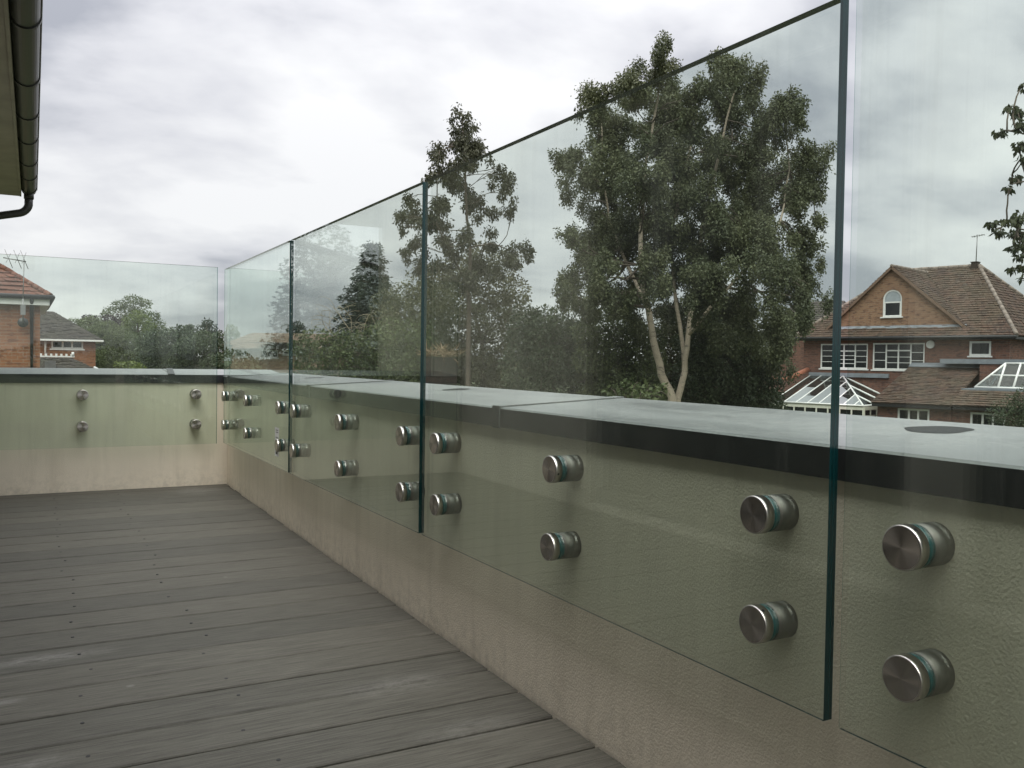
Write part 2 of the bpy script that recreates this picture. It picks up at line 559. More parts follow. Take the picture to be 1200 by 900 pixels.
def make_bark(name, a, b_, dark, sc=(6, 6, 22)):
    m, t, b = mat(name)
    o = pos(t)
    c = ramp(t, noise(t, 3.0, 5, 0.6, o), [(0.35, a), (0.7, b_)])
    c = mixc(t, ramp(t, noise(t, 1.0, 5, 0.65, mapping(t, o, sc)), [(0.55, (0, 0, 0)), (0.68, (0.85, 0.85, 0.85))]), c, dark)
    L(t, c, b.inputs['Base Color'])
    b.inputs['Roughness'].default_value = 0.9
    bump(t, b, noise(t, 30, 4, 0.6, o), 0.4, 0.02)
    return m


M['birch_bark'] = make_bark('pale_birch_bark', (0.30, 0.25, 0.19), (0.42, 0.36, 0.28), (0.06, 0.05, 0.045))
M['brown_bark'] = make_bark('brown_bark', (0.075, 0.060, 0.045), (0.13, 0.105, 0.08), (0.03, 0.025, 0.02))
M['dead_twig'] = make_bark('dead_twig', (0.26, 0.22, 0.155), (0.36, 0.31, 0.22), (0.14, 0.11, 0.08))


def make_leaf(name, lo, hi, trans=0.25, rough=0.5):
    m, t, b = mat(name)
    a = N(t, 'ShaderNodeAttribute', attribute_name='tone')
    c = ramp(t, a.outputs['Fac'], [(0.0, lo), (1.0, hi)])
    L(t, c, b.inputs['Base Color'])
    b.inputs['Roughness'].default_value = rough
    b.inputs['Specular IOR Level'].default_value = 0.3
    tl = N(t, 'ShaderNodeBsdfTranslucent'); L(t, c, tl.inputs[0])
    mx = N(t, 'ShaderNodeMixShader'); mx.inputs[0].default_value = trans
    L(t, b.outputs[0], mx.inputs[1]); L(t, tl.outputs[0], mx.inputs[2])
    L(t, mx.outputs[0], t.nodes['Material Output'].inputs[0])
    return m


M['leaf_birch'] = make_leaf('birch_leaf', (0.060, 0.074, 0.038), (0.130, 0.142, 0.072))
M['leaf_euc'] = make_leaf('gum_leaf', (0.050, 0.055, 0.032), (0.092, 0.096, 0.058))
M['leaf_dark'] = make_leaf('dark_leaf', (0.036, 0.052, 0.028), (0.078, 0.100, 0.050))
M['leaf_mid'] = make_leaf('mid_leaf', (0.060, 0.082, 0.034), (0.135, 0.160, 0.066))
M['leaf_olive'] = make_leaf('olive_leaf', (0.070, 0.076, 0.036), (0.150, 0.145, 0.072))
M['leaf_bright'] = make_leaf('bright_leaf', (0.085, 0.115, 0.026), (0.14, 0.17, 0.045))
M['leaf_purple'] = make_leaf('purple_leaf', (0.022, 0.014, 0.018), (0.05, 0.03, 0.035))
M['leaf_conifer'] = make_leaf('conifer_needle', (0.014, 0.022, 0.014), (0.034, 0.048, 0.026), 0.1)
M['leaf_cherry'] = make_leaf('cherry_leaf', (0.030, 0.042, 0.018), (0.075, 0.085, 0.035))
M['leaf_dry'] = make_leaf('dry_leaf', (0.16, 0.105, 0.06), (0.28, 0.21, 0.12))


def make_ground():
    m, t, b = mat('lawn')
    p = pos(t)
    c = ramp(t, noise(t, 0.35, 6, 0.65, p), [(0.3, (0.035, 0.05, 0.018)), (0.7, (0.075, 0.095, 0.035))])
    c = mixc(t, math_node(t, 'MULTIPLY', noise(t, 9, 5, 0.7, p), 0.5), c, (0.05, 0.06, 0.022))
    L(t, c, b.inputs['Base Color'])
    b.inputs['Roughness'].default_value = 0.95
    bump(t, b, noise(t, 20, 5, 0.7, p), 0.6, 0.05)
    return m


M['lawn'] = make_ground()
GZ = -3.0     # ground level

# ------------------------------------------------------------------ ground
g = MB()
g.face([(-900, -900, GZ), (900, -900, GZ), (900, 900, GZ), (-900, 900, GZ)])
g.build('ground', M['lawn'], kind='structure', label='lawn and garden ground below the balcony')


# ------------------------------------------------------------------ deck: one board after another
def wall_x(y):          # inner face of the long parapet wall (it runs very slightly out of true with the glass)
    return 1.053 + (y - 1.3) * 0.004


deck = empty('deck', (0, 0, -0.0222), kind='structure', label='grey weathered timber deck of the balcony')
deck.rotation_euler.x = 0.0044     # laid to a slight fall
PITCH_B, BW = 0.1675, 0.1605
board = MB()
xl, xr, ch = -0.655, 1.0, 0.0030
prof = [(-BW / 2, -0.026), (-BW / 2, -ch), (-BW / 2 + ch, 0), (BW / 2 - ch, 0), (BW / 2, -ch), (BW / 2, -0.026)]
board.hexa([(0, y, z) for y, z in prof], [(1, y, z) for y, z in prof])
b0 = None
boards_y = []
for k in range(-14, 25):
    yc = 1.524 - 0.084 + PITCH_B * k + 0.17
    if yc + BW / 2 > 5.658: break
    boards_y.append(yc)
for i, yc in enumerate(boards_y):
    if b0 is None:
        o = b0 = board.build('deck_board', M['deck'], deck)
    else:
        o = b0.copy(); COL.objects.link(o); o.parent = deck
    xe = wall_x(yc) - 0.006 - random.uniform(0, 0.006)
    o.location = (xl, yc + random.uniform(-0.0012, 0.0012), random.uniform(-0.0016, 0.0))
    o.rotation_euler = (random.uniform(-0.004, 0.004), 0, random.uniform(-0.0009, 0.0009))
    o.scale = (xe - xl, random.uniform(0.985, 1.0), 1)
y_last = boards_y[-1] + PITCH_B / 2
if 5.658 - y_last > 0.03:
    lb = MB(); lb.box((xl, y_last, -0.026), (wall_x(5.6) - 0.006, 5.658, -0.001))
    lb.build('deck_board', M['deck'], deck, bevel=0.002)
sc = MB()
for yc in boards_y:
    for xj in (0.115, 0.42):
        x = xj + random.uniform(-0.022, 0.022); y = yc + random.uniform(-0.03, 0.03)
        sc.tube([(x, y, -0.004), (x, y, 0.0007)], 0.0045, 10)
sc.build('screws', M['screw'], deck, kind='stuff')
jo = MB(); jo.box((-0.655, -1.5, -0.2), (1.05, 5.66, -0.04))
jo.build('joist_bed', M['void'], deck)

# ------------------------------------------------------------------ parapet walls with coping
pw = empty('parapet_wall', (1.25, 2.0, GZ), label='long cream rendered parapet wall with pale grey coping, at right of the deck', cat='wall', group='parapet walls round the deck')


def loc_to(root, mb):
    l = root.location
    mb.v = [(a - l.x, b - l.y, c - l.z) for a, b, c in mb.v]
    return mb


COP_IN, COP_OUT, CZ0, CZ1, FAS = 1.042, 1.42, 0.678, 0.699, 0.627
mb = MB()
NY = 40
ys = [-2.5 + (6.05 + 2.5) * i / NY for i in range(NY + 1)]
for i in range(NY):
    a, b = ys[i], ys[i + 1]
    mb.face([(wall_x(a), a, -0.2), (wall_x(b), b, -0.2), (wall_x(b), b, 0.66), (wall_x(a), a, 0.66)])
mb.face([(1.40, -2.5, GZ), (1.40, 6.05, GZ), (1.40, 6.05, 0.66), (1.40, -2.5, 0.66)])
mb.face([(wall_x(-2.5), -2.5, -0.2), (1.40, -2.5, -0.2), (1.40, -2.5, 0.66), (wall_x(-2.5), -2.5, 0.66)])
mb.face([(wall_x(-2.5), -2.5, 0.66), (1.40, -2.5, 0.66), (1.40, 6.05, 0.66), (wall_x(6.05), 6.05, 0.66)])
loc_to(pw, mb).build('wall_face', M['render'], pw)


def coping_length(y0, y1, root, dent):
    """one folded sheet of coping: sloping top with the shallow dent at its middle, dark front fold, back fold"""
    mb = MB()
    nx, ny = 2, 6
    yc = (y0 + y1) / 2
    zs = {}
    def P(i, j):
        x = COP_IN + (COP_OUT - COP_IN) * i / nx; y = y0 + (y1 - y0) * j / ny
        z = CZ0 + (CZ1 - CZ0) * i / nx
        if dent:
            r = math.hypot((x - dent[0]) / dent[2], (y - dent[1]) / dent[3])
            if r < 1: z -= 0.013 * (1 - r * r) ** 2
        return (x, y, z)
    k = len(mb.v)
    for j in range(ny + 1):
        for i in range(nx + 1):
            mb.v.append(P(i, j))
    for j in range(ny):
        for i in range(nx):
            q = k + j * (nx + 1) + i
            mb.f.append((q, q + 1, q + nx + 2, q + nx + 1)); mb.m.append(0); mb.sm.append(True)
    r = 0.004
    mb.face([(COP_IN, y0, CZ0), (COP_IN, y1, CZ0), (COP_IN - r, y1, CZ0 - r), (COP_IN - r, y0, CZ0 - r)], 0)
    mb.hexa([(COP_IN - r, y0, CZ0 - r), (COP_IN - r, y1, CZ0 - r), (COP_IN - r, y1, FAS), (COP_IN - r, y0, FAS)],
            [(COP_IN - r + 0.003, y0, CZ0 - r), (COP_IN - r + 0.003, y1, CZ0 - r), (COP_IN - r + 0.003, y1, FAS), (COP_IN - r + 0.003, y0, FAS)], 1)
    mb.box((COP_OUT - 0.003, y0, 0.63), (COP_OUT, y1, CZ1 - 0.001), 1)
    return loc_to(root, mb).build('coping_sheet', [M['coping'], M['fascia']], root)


def coping_joint(y, root):
    mb = MB()
    hw = 0.020
    for s in (0, 1):
        m = s
        if s == 0:
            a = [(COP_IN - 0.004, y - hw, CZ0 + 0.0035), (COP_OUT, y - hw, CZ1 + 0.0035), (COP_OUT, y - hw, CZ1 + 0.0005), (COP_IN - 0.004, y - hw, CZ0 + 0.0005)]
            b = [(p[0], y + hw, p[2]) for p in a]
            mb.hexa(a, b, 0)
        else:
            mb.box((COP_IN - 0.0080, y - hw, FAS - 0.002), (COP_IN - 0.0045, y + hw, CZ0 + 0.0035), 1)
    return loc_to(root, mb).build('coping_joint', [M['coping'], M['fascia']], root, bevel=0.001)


for (a, b, d) in ((-2.5, 0.24, None), (0.24, 1.98, None), (1.98, 3.72, None), (3.72, 5.46, None), (5.46, 5.652, None)):
    coping_length(a + 0.002, b - 0.002, pw, d)
for y in (0.24, 1.98, 3.72, 5.46):
    coping_joint(y, pw)

def dark_patch(x, y, rx, ry):
    mb = MB()
    ph = [random.uniform(0, 6.28) for _ in range(3)]
    z = CZ0 + (CZ1 - CZ0) * (x - COP_IN) / (COP_OUT - COP_IN) + 0.0006
    pts = []
    for k in range(40):
        t = 2 * math.pi * k / 40
        r = 1 + .07 * math.sin(2 * t + ph[0]) + .05 * math.sin(3 * t + ph[1]) + .03 * math.sin(5 * t + ph[2])
        pts.append((x + rx * r * math.cos(t), y + ry * r * math.sin(t), z + (CZ1 - CZ0) / (COP_OUT - COP_IN) * rx * r * math.cos(t)))
    mb.face(pts)
    return loc_to(pw, mb).build('dark_patch', M['dark_patch'], pw)


for (x, y) in ((1.305, 0.93), (1.305, 2.80), (1.295, 4.54)):
    dark_patch(x, y, .050, .055)

BWY = 5.665
bw = empty('parapet_wall', (0.2, 5.8, GZ), label='short cream rendered parapet wall with grey coping across the far end of the deck', cat='wall', group='parapet walls round the deck')
mb = MB()
mb.face([(-1.6, BWY, -0.2), (1.09, BWY, -0.2), (1.09, BWY, 0.66), (-1.6, BWY, 0.66)])
mb.face([(-1.6, 6.05, GZ), (1.09, 6.05, GZ), (1.09, 6.05, 0.66), (-1.6, 6.05, 0.66)])
loc_to(bw, mb).build('wall_face', M['render'], bw)


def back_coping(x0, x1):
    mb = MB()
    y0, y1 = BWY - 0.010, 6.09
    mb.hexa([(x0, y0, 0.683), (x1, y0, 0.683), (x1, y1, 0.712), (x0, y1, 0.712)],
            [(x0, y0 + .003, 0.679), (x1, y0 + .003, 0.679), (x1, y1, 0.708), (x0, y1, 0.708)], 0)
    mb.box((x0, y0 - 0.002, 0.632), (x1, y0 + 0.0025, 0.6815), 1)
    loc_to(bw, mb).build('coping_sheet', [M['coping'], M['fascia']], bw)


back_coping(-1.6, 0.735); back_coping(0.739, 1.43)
mb = MB()
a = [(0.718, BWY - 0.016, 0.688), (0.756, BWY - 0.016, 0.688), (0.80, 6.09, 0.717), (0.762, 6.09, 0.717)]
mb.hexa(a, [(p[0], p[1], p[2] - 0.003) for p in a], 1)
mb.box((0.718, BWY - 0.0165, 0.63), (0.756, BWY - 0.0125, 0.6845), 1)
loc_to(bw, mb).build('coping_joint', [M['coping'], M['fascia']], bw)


# ------------------------------------------------------------------ glass balustrade
GT = 0.0172


def build_cap_mesh():
    """round cap, axis +Z is its outer face"""
    c = MB()
    seg, r, h = 36, 0.030, 0.0165
    rings = [(0.0, r), (h - 0.002, r), (h - 0.0005, r - 0.0009), (h, r - 0.0022)]
    k = []
    for z, rr in rings:
        k.append(len(c.v))
        for j in range(seg):
            t = 2 * math.pi * j / seg
            c.v.append((rr * math.cos(t), rr * math.sin(t), z - h / 2))
    for i in range(len(k) - 1):
        for j in range(seg):
            j2 = (j + 1) % seg
            c.f.append((k[i] + j, k[i] + j2, k[i + 1] + j2, k[i + 1] + j)); c.m.append(1); c.sm.append(True)
    cc = len(c.v); c.v.append((0, 0, h / 2 + 0.0003))
    for j in range(seg):
        c.f.append((k[-1] + j, k[-1] + (j + 1) % seg, cc)); c.m.append(0); c.sm.append(False)
    c.f.append(tuple(k[0] + j for j in reversed(range(seg)))); c.m.append(1); c.sm.append(False)
    return c


PROTO = {}


def standoff(parent, pt, normal, roll, barrel_len):
    """stainless fixing: barrel behind the pane (the part), cap, gaskets and grub hole in front (sub-parts)"""
    key = round(barrel_len, 3)
    q = Vector(normal).to_track_quat('Z', 'Y') @ Matrix.Rotation(roll, 3, 'Z').to_quaternion()
    if key not in PROTO:
        b = MB(); b.tube([(0, 0, -0.0115), (0, 0, -GT - barrel_len)], 0.0288, 28)
        ob = b.build('standoff', M['steel_dull'], None)
        if 'cap' in PROTO:
            for n_ in ('cap', 'gasket', 'grub'):
                c = PROTO[n_].copy(); COL.objects.link(c); c.parent = ob
        else:
            cp = build_cap_mesh().build('cap', [M['steel_face'], M['steel']], ob, loc=(0, 0, 0.0012 + 0.0165 / 2))
            gs = MB(); gs.tube([(0, 0, -0.0113), (0, 0, 0.0011)], 0.0290, 28); go = gs.build('gasket', M['gasket'], ob)
            gr = MB(); gr.tube([(0.0290, 0, 0.0105), (0.0302, 0, 0.0105)], 0.0027, 10); gh = gr.build('grub_screw', M['black'], ob)
            PROTO.update(cap=cp, gasket=go, grub=gh)
        PROTO[key] = ob
        o = ob
    else:
        o = PROTO[key].copy(); COL.objects.link(o)
        for ch_ in PROTO[key].children:
            c = ch_.copy(); COL.objects.link(c); c.parent = o
    o.parent = parent
    o.location = Vector(pt) - parent.location
    o.rotation_euler = q.to_euler()
    return o


def pane_mesh(mb, c0, c1, T):
    """c0, c1: lower-front corner and upper corner; T thickness vector; big faces clear, narrow faces green, a thin corner strip painted for the refracted far end"""
    (x0, y0, z0), (x1, y1, z1) = c0, c1
    T = Vector(T); n = T.normalized(); d = (Vector((x1, y1, 0)) - Vector((x0, y0, 0))).normalized()
    k = 0.0045
    ring = [(Vector((x0, y0, 0)), 1), (Vector((x1, y1, 0)) - d * k, 4), (Vector((x1, y1, 0)) + n * k, 3), (Vector((x1, y1, 0)) + T, 0), (Vector((x0, y0, 0)) + T, 1)]
    mats_ = [0, 4, 3, 0, 1]            # front, painted strip, far end, back, near end
    for i in range(5):
        a, b = ring[i][0], ring[(i + 1) % 5][0]
        mb.face([(a.x, a.y, z0), (b.x, b.y, z0), (b.x, b.y, z1), (a.x, a.y, z1)], mats_[i])
    p0_, p1_ = ring[0][0], ring[1][0]
    q0, q1 = p0_ + n * k, p1_ + n * k
    mb.face([(p.x, p.y, z0) for p in (p0_, p1_, q1, q0)], 1)                                  # dark strip painted for the refracted look of the underside
    mb.face([(p.x, p.y, z0) for p in (q0, q1, ring[2][0], ring[3][0], ring[4][0])], 3)
    mb.face([(p.x, p.y, z1) for p, _ in ring], 5)
    return mb


def weld(mb):
    d, idx, nv = {}, [], []
    for p in mb.v:
        k = tuple(round(c, 5) for c in p)
        if k not in d:
            d[k] = len(nv); nv.append(p)
        idx.append(d[k])
    mb.f = [tuple(idx[i] for i in f) for f in mb.f]; mb.v = nv
    return mb


ZB, ZT = 0.283, 1.3155
panels = [
    (-0.66, 0.858, [-0.50, 0.12, 0.746], 'frameless glass balustrade panel nearest the camera, cut by the right edge of the photo'),
    (0.882, 2.376, [1.012, 1.629, 2.252], 'frameless glass balustrade panel in front of the birch tree, with six large round steel fixings'),
    (2.396, 3.886, [2.518, 3.146, 3.790], 'frameless glass balustrade panel in front of the dark spruce tree'),
    (3.906, 5.420, [4.055, 4.755, 5.367], 'frameless glass balustrade panel at the deck corner, with a small white sticker'),
]
PANEL = []
for pi, (y0, y1, ys_, lab) in enumerate(panels):
    root = empty('glass_panel', (1.0, (y0 + y1) / 2, ZB), label=lab, cat='glass panel', group='glass balustrade panels round the deck')
    mb = weld(pane_mesh(MB(), (1.0, y0, ZB), (1.0, y1, ZT), (GT, 0, 0)))
    loc_to(root, mb).build('pane', [M['glass'], M['edge'], M['edge_under'], M['edge_far'], M['edge_line'], M['edge_top']], root)
    for y in ys_:
        for z in (0.563, 0.391):
            standoff(root, (1.0, y + random.uniform(-.004, .004), z + random.uniform(-.003, .003)), (-1, 0, 0),
                     random.uniform(0, 6.28), max(0.03, wall_x(y) - 1.0 - GT + 0.003))
    PANEL.append(root)
root = empty('glass_panel', (0.1, 5.60, 0.262), label='frameless glass balustrade panel on the short far wall, facing down the deck', cat='glass panel', group='glass balustrade panels round the deck')
mb = weld(pane_mesh(MB(), (-0.62, 5.60, 0.262), (0.995, 5.60, 1.343), (0, GT, 0)))
loc_to(root, mb).build('pane', [M['glass'], M['edge'], M['edge_under'], M['edge_far'], M['edge_line'], M['edge_top']], root)
for x in (-0.37, 0.252, 0.872):
    for z in (0.565, 0.383):
        standoff(root, (x, 5.60, z), (0, -1, 0), random.uniform(0, 6.28), 0.080)
# maker's sticker on the corner panel
st = MB()
st.box((0.9992, 4.075, 0.335), (0.9997, 4.150, 0.470), 0)
st.box((0.9988, 4.095, 0.345), (0.9991, 4.130, 0.375), 1)
for z in (0.395, 0.408, 0.421, 0.445, 0.455):
    st.box((0.9988, 4.085, z), (0.9991, 4.085 + random.uniform(0.03, 0.055), z + 0.005), 2)
loc_to(PANEL[3], st).build('sticker', [M['sticker'], M['ink'], M['grey_ink']], PANEL[3])

# ------------------------------------------------------------------ own house on the left (its eaves show; the rest is what the glass mirrors)
HX, HY1, HY0 = -0.66, 9.0, -6.0
HYW = 7.35                        # the front wall stops here; beyond it the eaves shelter a recess
SOF = 2.20
hs = empty('house', (-3.5, 0.5, GZ), label='cream rendered house whose dark guttered eaves overhang the top left corner', cat='house')
doors = [(-2.4, -0.5), (-0.3, 1.80), (2.02, 4.02)]
mb = MB()
edges = [HY0]
for a, b in doors: edges += [a, b]
edges.append(HYW)
for i in range(0, len(edges) - 1):
    a, b = edges[i], edges[i + 1]
    if i % 2 == 0:
        mb.box((HX - 0.25, a, GZ), (HX, b, SOF + 0.1))
    else:
        mb.box((HX - 0.25, a, GZ), (HX, b, 0.02)); mb.box((HX - 0.25, a, 2.05), (HX, b, SOF + 0.1))
mb.box((-6.5, HYW - 0.25, GZ), (HX - 0.251, HYW, SOF + 0.1)); mb.box((-6.5, HYW + .001, GZ), (-2.2, HY1 - .1, SOF + 0.1)); mb.box((-6.5, HY0, GZ), (-6.25, HYW - 0.251, SOF + 0.1))
mb.box((-6.249, HY0, GZ), (HX - 0.251, HY0 + 0.25, SOF + 0.1))
loc_to(hs, mb).build('wall', M['house_render'], hs)
for a, b in doors:
    mb = MB()
    x = HX - 0.10
    for (p, q, r_, s_) in ((a, a + .07, .02, 2.05), (b - .07, b, .02, 2.05), (a + .07, b - .07, .02, .10), (a + .07, b - .07, 1.97, 2.05), ((a + b) / 2 - .045, (a + b) / 2 + .045, .10, 1.97)):
        mb.box((x - 0.03, p, r_), (x + 0.03, q, s_))
    d = loc_to(hs, mb).build('door', M['gutter'], hs)
    for (p, q) in ((a + .07, (a + b) / 2 - .045), ((a + b) / 2 + .045, b - .07)):
        g = MB(); g.box((x - 0.008, p, .10), (x + 0.008, q, 1.97))
        loc_to(hs, g).build('pane', M['pane'], d)
mb = MB(); mb.box((HX + 0.002, HY0, SOF), (-0.105, HY1 - .021, SOF + 0.012)); mb.box((-2.199, HYW + .002, SOF), (HX + .001, HY1 - .021, SOF + 0.012)); mb.box((HX + 0.002, HY1 - 0.02, SOF - 0.0), (-0.105, HY1 + 0.02, SOF + 0.16))
loc_to(hs, mb).build('soffit', M['soffit'], hs)
mb = MB(); mb.box((-0.104, HY0, SOF - 0.006), (-0.088, HY1, SOF + 0.15))
loc_to(hs, mb).build('fascia', M['soffit'], hs)
# roof slope with tile courses is added further down (roof helper)
# gutter: half-round trough
gt = MB()
GX, GZc, GR = -0.030, SOF + 0.065, 0.060
seg = 14
def arc(y, r):
    return [(GX + r * math.cos(math.pi + math.pi * j / seg), y, GZc + r * math.sin(math.pi + math.pi * j / seg)) for j in range(seg + 1)]
a0, a1, b0_, b1_ = arc(HY0, GR), arc(HY1, GR), arc(HY0, GR - 0.004), arc(HY1, GR - 0.004)
for j in range(seg):
    gt.face([a0[j], a0[j + 1], a1[j + 1], a1[j]], 0, True)
    gt.face([b0_[j], b0_[j + 1], b1_[j + 1], b1_[j]], 0, True)
for P_, Q_ in ((a0, b0_), (a1, b1_)):
    gt.face([P_[j] for j in range(seg + 1)])
gt.tube([(GX + GR + .002, HY0, GZc), (GX + GR + .002, HY1, GZc)], 0.0055, 8)
gt.tube([(GX - GR - .002, HY0, GZc), (GX - GR - .002, HY1, GZc)], 0.005, 8)
gutter = loc_to(hs, gt).build('gutter', M['gutter'], hs)
for y, w_ in ((8.85, .03), (8.2, .025), (7.6, .05), (6.8, .025), (6.1, .025), (5.35, .05), (4.4, .025), (3.75, .05), (2.9, .025), (1.8, .05)):
    br = MB()
    o_, i_ = [(p[0], p[2]) for p in arc(0, GR + 0.006)], [(p[0], p[2]) for p in arc(0, GR + 0.0005)]
    for j in range(seg):
        br.face([(o_[j][0], y - w_ / 2, o_[j][1]), (o_[j + 1][0], y - w_ / 2, o_[j + 1][1]), (o_[j + 1][0], y + w_ / 2, o_[j + 1][1]), (o_[j][0], y + w_ / 2, o_[j][1])], 0, True)
        for s_ in (-1, 1):
            br.face([(o_[j][0], y + s_ * w_ / 2, o_[j][1]), (o_[j + 1][0], y + s_ * w_ / 2, o_[j + 1][1]), (i_[j + 1][0], y + s_ * w_ / 2, i_[j + 1][1]), (i_[j][0], y + s_ * w_ / 2, i_[j][1])])
    loc_to(hs, br).build('gutter_bracket', M['gutter'], gutter)
dp = MB()
dp.tube([(GX, HY1 - 0.06, SOF + 0.02), (GX, HY1 - 0.06, SOF - 0.03)], 0.040, 16)
path = [(GX, HY1 - 0.06, SOF - 0.03), (GX - .002, HY1 - .06, SOF - 0.065)]
for k in range(1, 8):
    t = k / 7 * R(72)
    path.append((GX - 0.10 * (1 - math.cos(t)), HY1 - .06, SOF - 0.065 - 0.10 * math.sin(t)))
path.append((-1.95, HY1 - .06, path[-1][2] - 0.45)); path.append((-2.10, HY1 - .14, path[-1][2] - 0.08)); path.append((-2.12, HY1 - .16, GZ))
dp.tube(path, 0.034, 16)
loc_to(hs, dp).build('downpipe', M['gutter'], hs)


# ------------------------------------------------------------------ roof helper: courses of real tiles, each a slightly uneven slab
def tile_face(mb, e0, e1, r1, r0, gauge=0.17, width=0.2, thick=0.022, m=0, under=True):
    """e0-e1 eave edge, r0-r1 upper edge (r0 above e0); works for rectangles, trapezoids and triangles"""
    e0, e1, r0, r1 = map(Vector, (e0, e1, r0, r1))
    n = (e1 - e0).cross(r0 - e0 if (r0 - e0).length > 1e-6 else r1 - e0).normalized()
    if n.z < 0: n = -n
    h = ((r0 + r1) / 2 - (e0 + e1) / 2).length
    rows = max(2, int(h / gauge))
    if under:
        mb.face([e0 - n * .03, e1 - n * .03, r1 - n * .03, r0 - n * .03] if (r1 - r0).length > 1e-4 else [e0 - n * .03, e1 - n * .03, r1 - n * .03], m)
    for i in range(rows):
        t0, t1 = i / rows, min(1.0, (i + 1.08) / rows)
        a0, b0 = e0.lerp(r0, t0), e1.lerp(r1, t0)
        a1, b1 = e0.lerp(r0, t1), e1.lerp(r1, t1)
        w = (b0 - a0).length
        cols = max(1, int(round(w / width)))
        for j in range(cols):
            s0, s1 = j / cols, (j + 0.965) / cols
            lift = thick * random.uniform(0.55, 1.6)
            p0, p1 = a0.lerp(b0, s0) + n * lift, a0.lerp(b0, s1) + n * (lift * random.uniform(0.85, 1.15))
            p2, p3 = a1.lerp(b1, s1) + n * .002, a1.lerp(b1, s0) + n * .002
            mb.face([p0, p1, p2, p3], m)
            mb.face([p0 - n * lift, p1 - n * lift, p1, p0], m)


def ridge(mb, a, b, r=0.09, step=0.35, m=0):
    a, b = Vector(a), Vector(b); L_ = (b - a).length; k = max(1, int(L_ / step))
    for i in range(k):
        p, q = a.lerp(b, i / k), a.lerp(b, (i + 0.98) / k)
        rr = r * random.uniform(0.93, 1.05)
        mb.tube([p, q], [rr, rr * 0.93], 8, m)


def window(parent, u0, u1, z0, z1, v, cols, rows, fw=0.05, bar=0.022, sill=True, frame='white', tops=()):
    """window on a wall facing -v; local coords. Frame with panes as sub-parts"""
    mb = MB()
    d0, d1 = v - 0.035, v + 0.03
    mb.box((u0, d0, z0), (u0 + fw, d1, z1)); mb.box((u1 - fw, d0, z0), (u1, d1, z1))
    mb.box((u0 + fw, d0, z0), (u1 - fw, d1, z0 + fw)); mb.box((u0 + fw, d0, z1 - fw), (u1 - fw, d1, z1))
    cw = (u1 - u0 - 2 * fw) / cols
    panes = []
    for c in range(cols):
        a = u0 + fw + c * cw + (fw * .5 if c else 0); b = u0 + fw + (c + 1) * cw - (fw * .5 if c < cols - 1 else 0)
        if c: mb.box((a - fw, d0 + .003, z0 + fw), (a, d1, z1 - fw))
        zt = z1 - fw
        if c in tops:
            zt = z1 - fw - 0.26
            mb.box((a, d0 + .004, zt), (b, d1, zt + 0.05)); panes.append((a, b, zt + .05, z1 - fw)); 
        rh = (zt - z0 - fw) / rows
        for r_ in range(rows):
            if r_: mb.box((a, d0 + .01, z0 + fw + r_ * rh - bar / 2), (b, d1 - .01, z0 + fw + r_ * rh + bar / 2))
            panes.append((a, b, z0 + fw + r_ * rh + (bar / 2 if r_ else 0), z0 + fw + (r_ + 1) * rh - (bar / 2 if r_ < rows - 1 else 0)))
    w_ = mb.build('window', M[frame], parent)
    for a, b, c, d in panes:
        g_ = MB(); g_.box((a, v - 0.004, c), (b, v + 0.012, d)); g_.build('pane', M['pane'], w_)
    if sill:
        s_ = MB(); s_.box((u0 - .05, v - 0.09, z0 - .05), (u1 + .05, v + 0.02, z0 - .001)); s_.build('sill', M[frame], w_)
    return w_


def frame_root(name, x, y, az, **kw):
    a = R(az)
    return empty(name, (x, y, GZ), math.atan2(math.cos(a), math.sin(a)), **kw)


def G(z):        # local height above the ground of a height measured from the deck
    return z - GZ


def holed_wall(mb, u0, u1, z0, z1, v, thick, holes, m=0):
    """wall slab with rectangular openings (columns between the openings)"""
    us = sorted({u0, u1, *[h[0] for h in holes], *[h[1] for h in holes]})
    for a, b in zip(us[:-1], us[1:]):
        hs_ = sorted([(h[2], h[3]) for h in holes if h[0] <= a + 1e-6 and h[1] >= b - 1e-6])
        z = z0
        for p, q in hs_:
            if p > z: mb.box((a, v, z), (b, v + thick, p), m)
            z = q
        if z < z1: mb.box((a, v, z), (b, v + thick, z1), m)


# own house roof
rf = MB()
tile_face(rf, (-0.02, HY0, SOF + .16), (-0.02, HY1 + .05, SOF + .16), (-3.4, HY1 + .05, SOF + 2.3), (-3.4, HY0, SOF + 2.3), 0.22, 0.3)
tile_face(rf, (-6.8, HY0, SOF + .16), (-6.8, HY1 + .05, SOF + .16), (-3.4, HY1 + .05, SOF + 2.3), (-3.4, HY0, SOF + 2.3), 0.22, 0.3)
rf.hexa([(-6.5, HY1 - .2, SOF + .1), (HX, HY1 - .2, SOF + .1), (-3.4, HY1 - .2, SOF + 2.1)], [(-6.5, HY1 - .1, SOF + .1), (HX, HY1 - .1, SOF + .1), (-3.4, HY1 - .1, SOF + 2.1)], 1)
loc_to(hs, rf).build('roof', [M['tile_grey'], M['house_render']], hs)

# ------------------------------------------------------------------ big brick house on the right
az = 53.0
RX, RY = 36 * math.sin(R(az)), 36 * math.cos(R(az))
rh = frame_root('brick_house', RX, RY, 166, label='large red brick house with brown tiled roofs, arched gable window, through the right panel', cat='house')
mb = MB()
H_ = [(-3.61, -1.66, G(.69), G(1.67)), (-1.46, .49, G(.68), G(1.69)), (2.04, 2.76, G(1.22), G(1.74))]
holed_wall(mb, -4.35, 3.35, 0, G(1.86), 0.0, 0.3, H_)
mb.box((3.05, 0.301, 0), (3.35, 7.0, G(1.86))); mb.box((-4.35, .301, 0), (-4.05, 7.0, G(1.86))); mb.box((-4.049, 6.7, 0), (3.049, 7.0, G(1.86)))
mb.build('wall', M['brick_red'], rh)
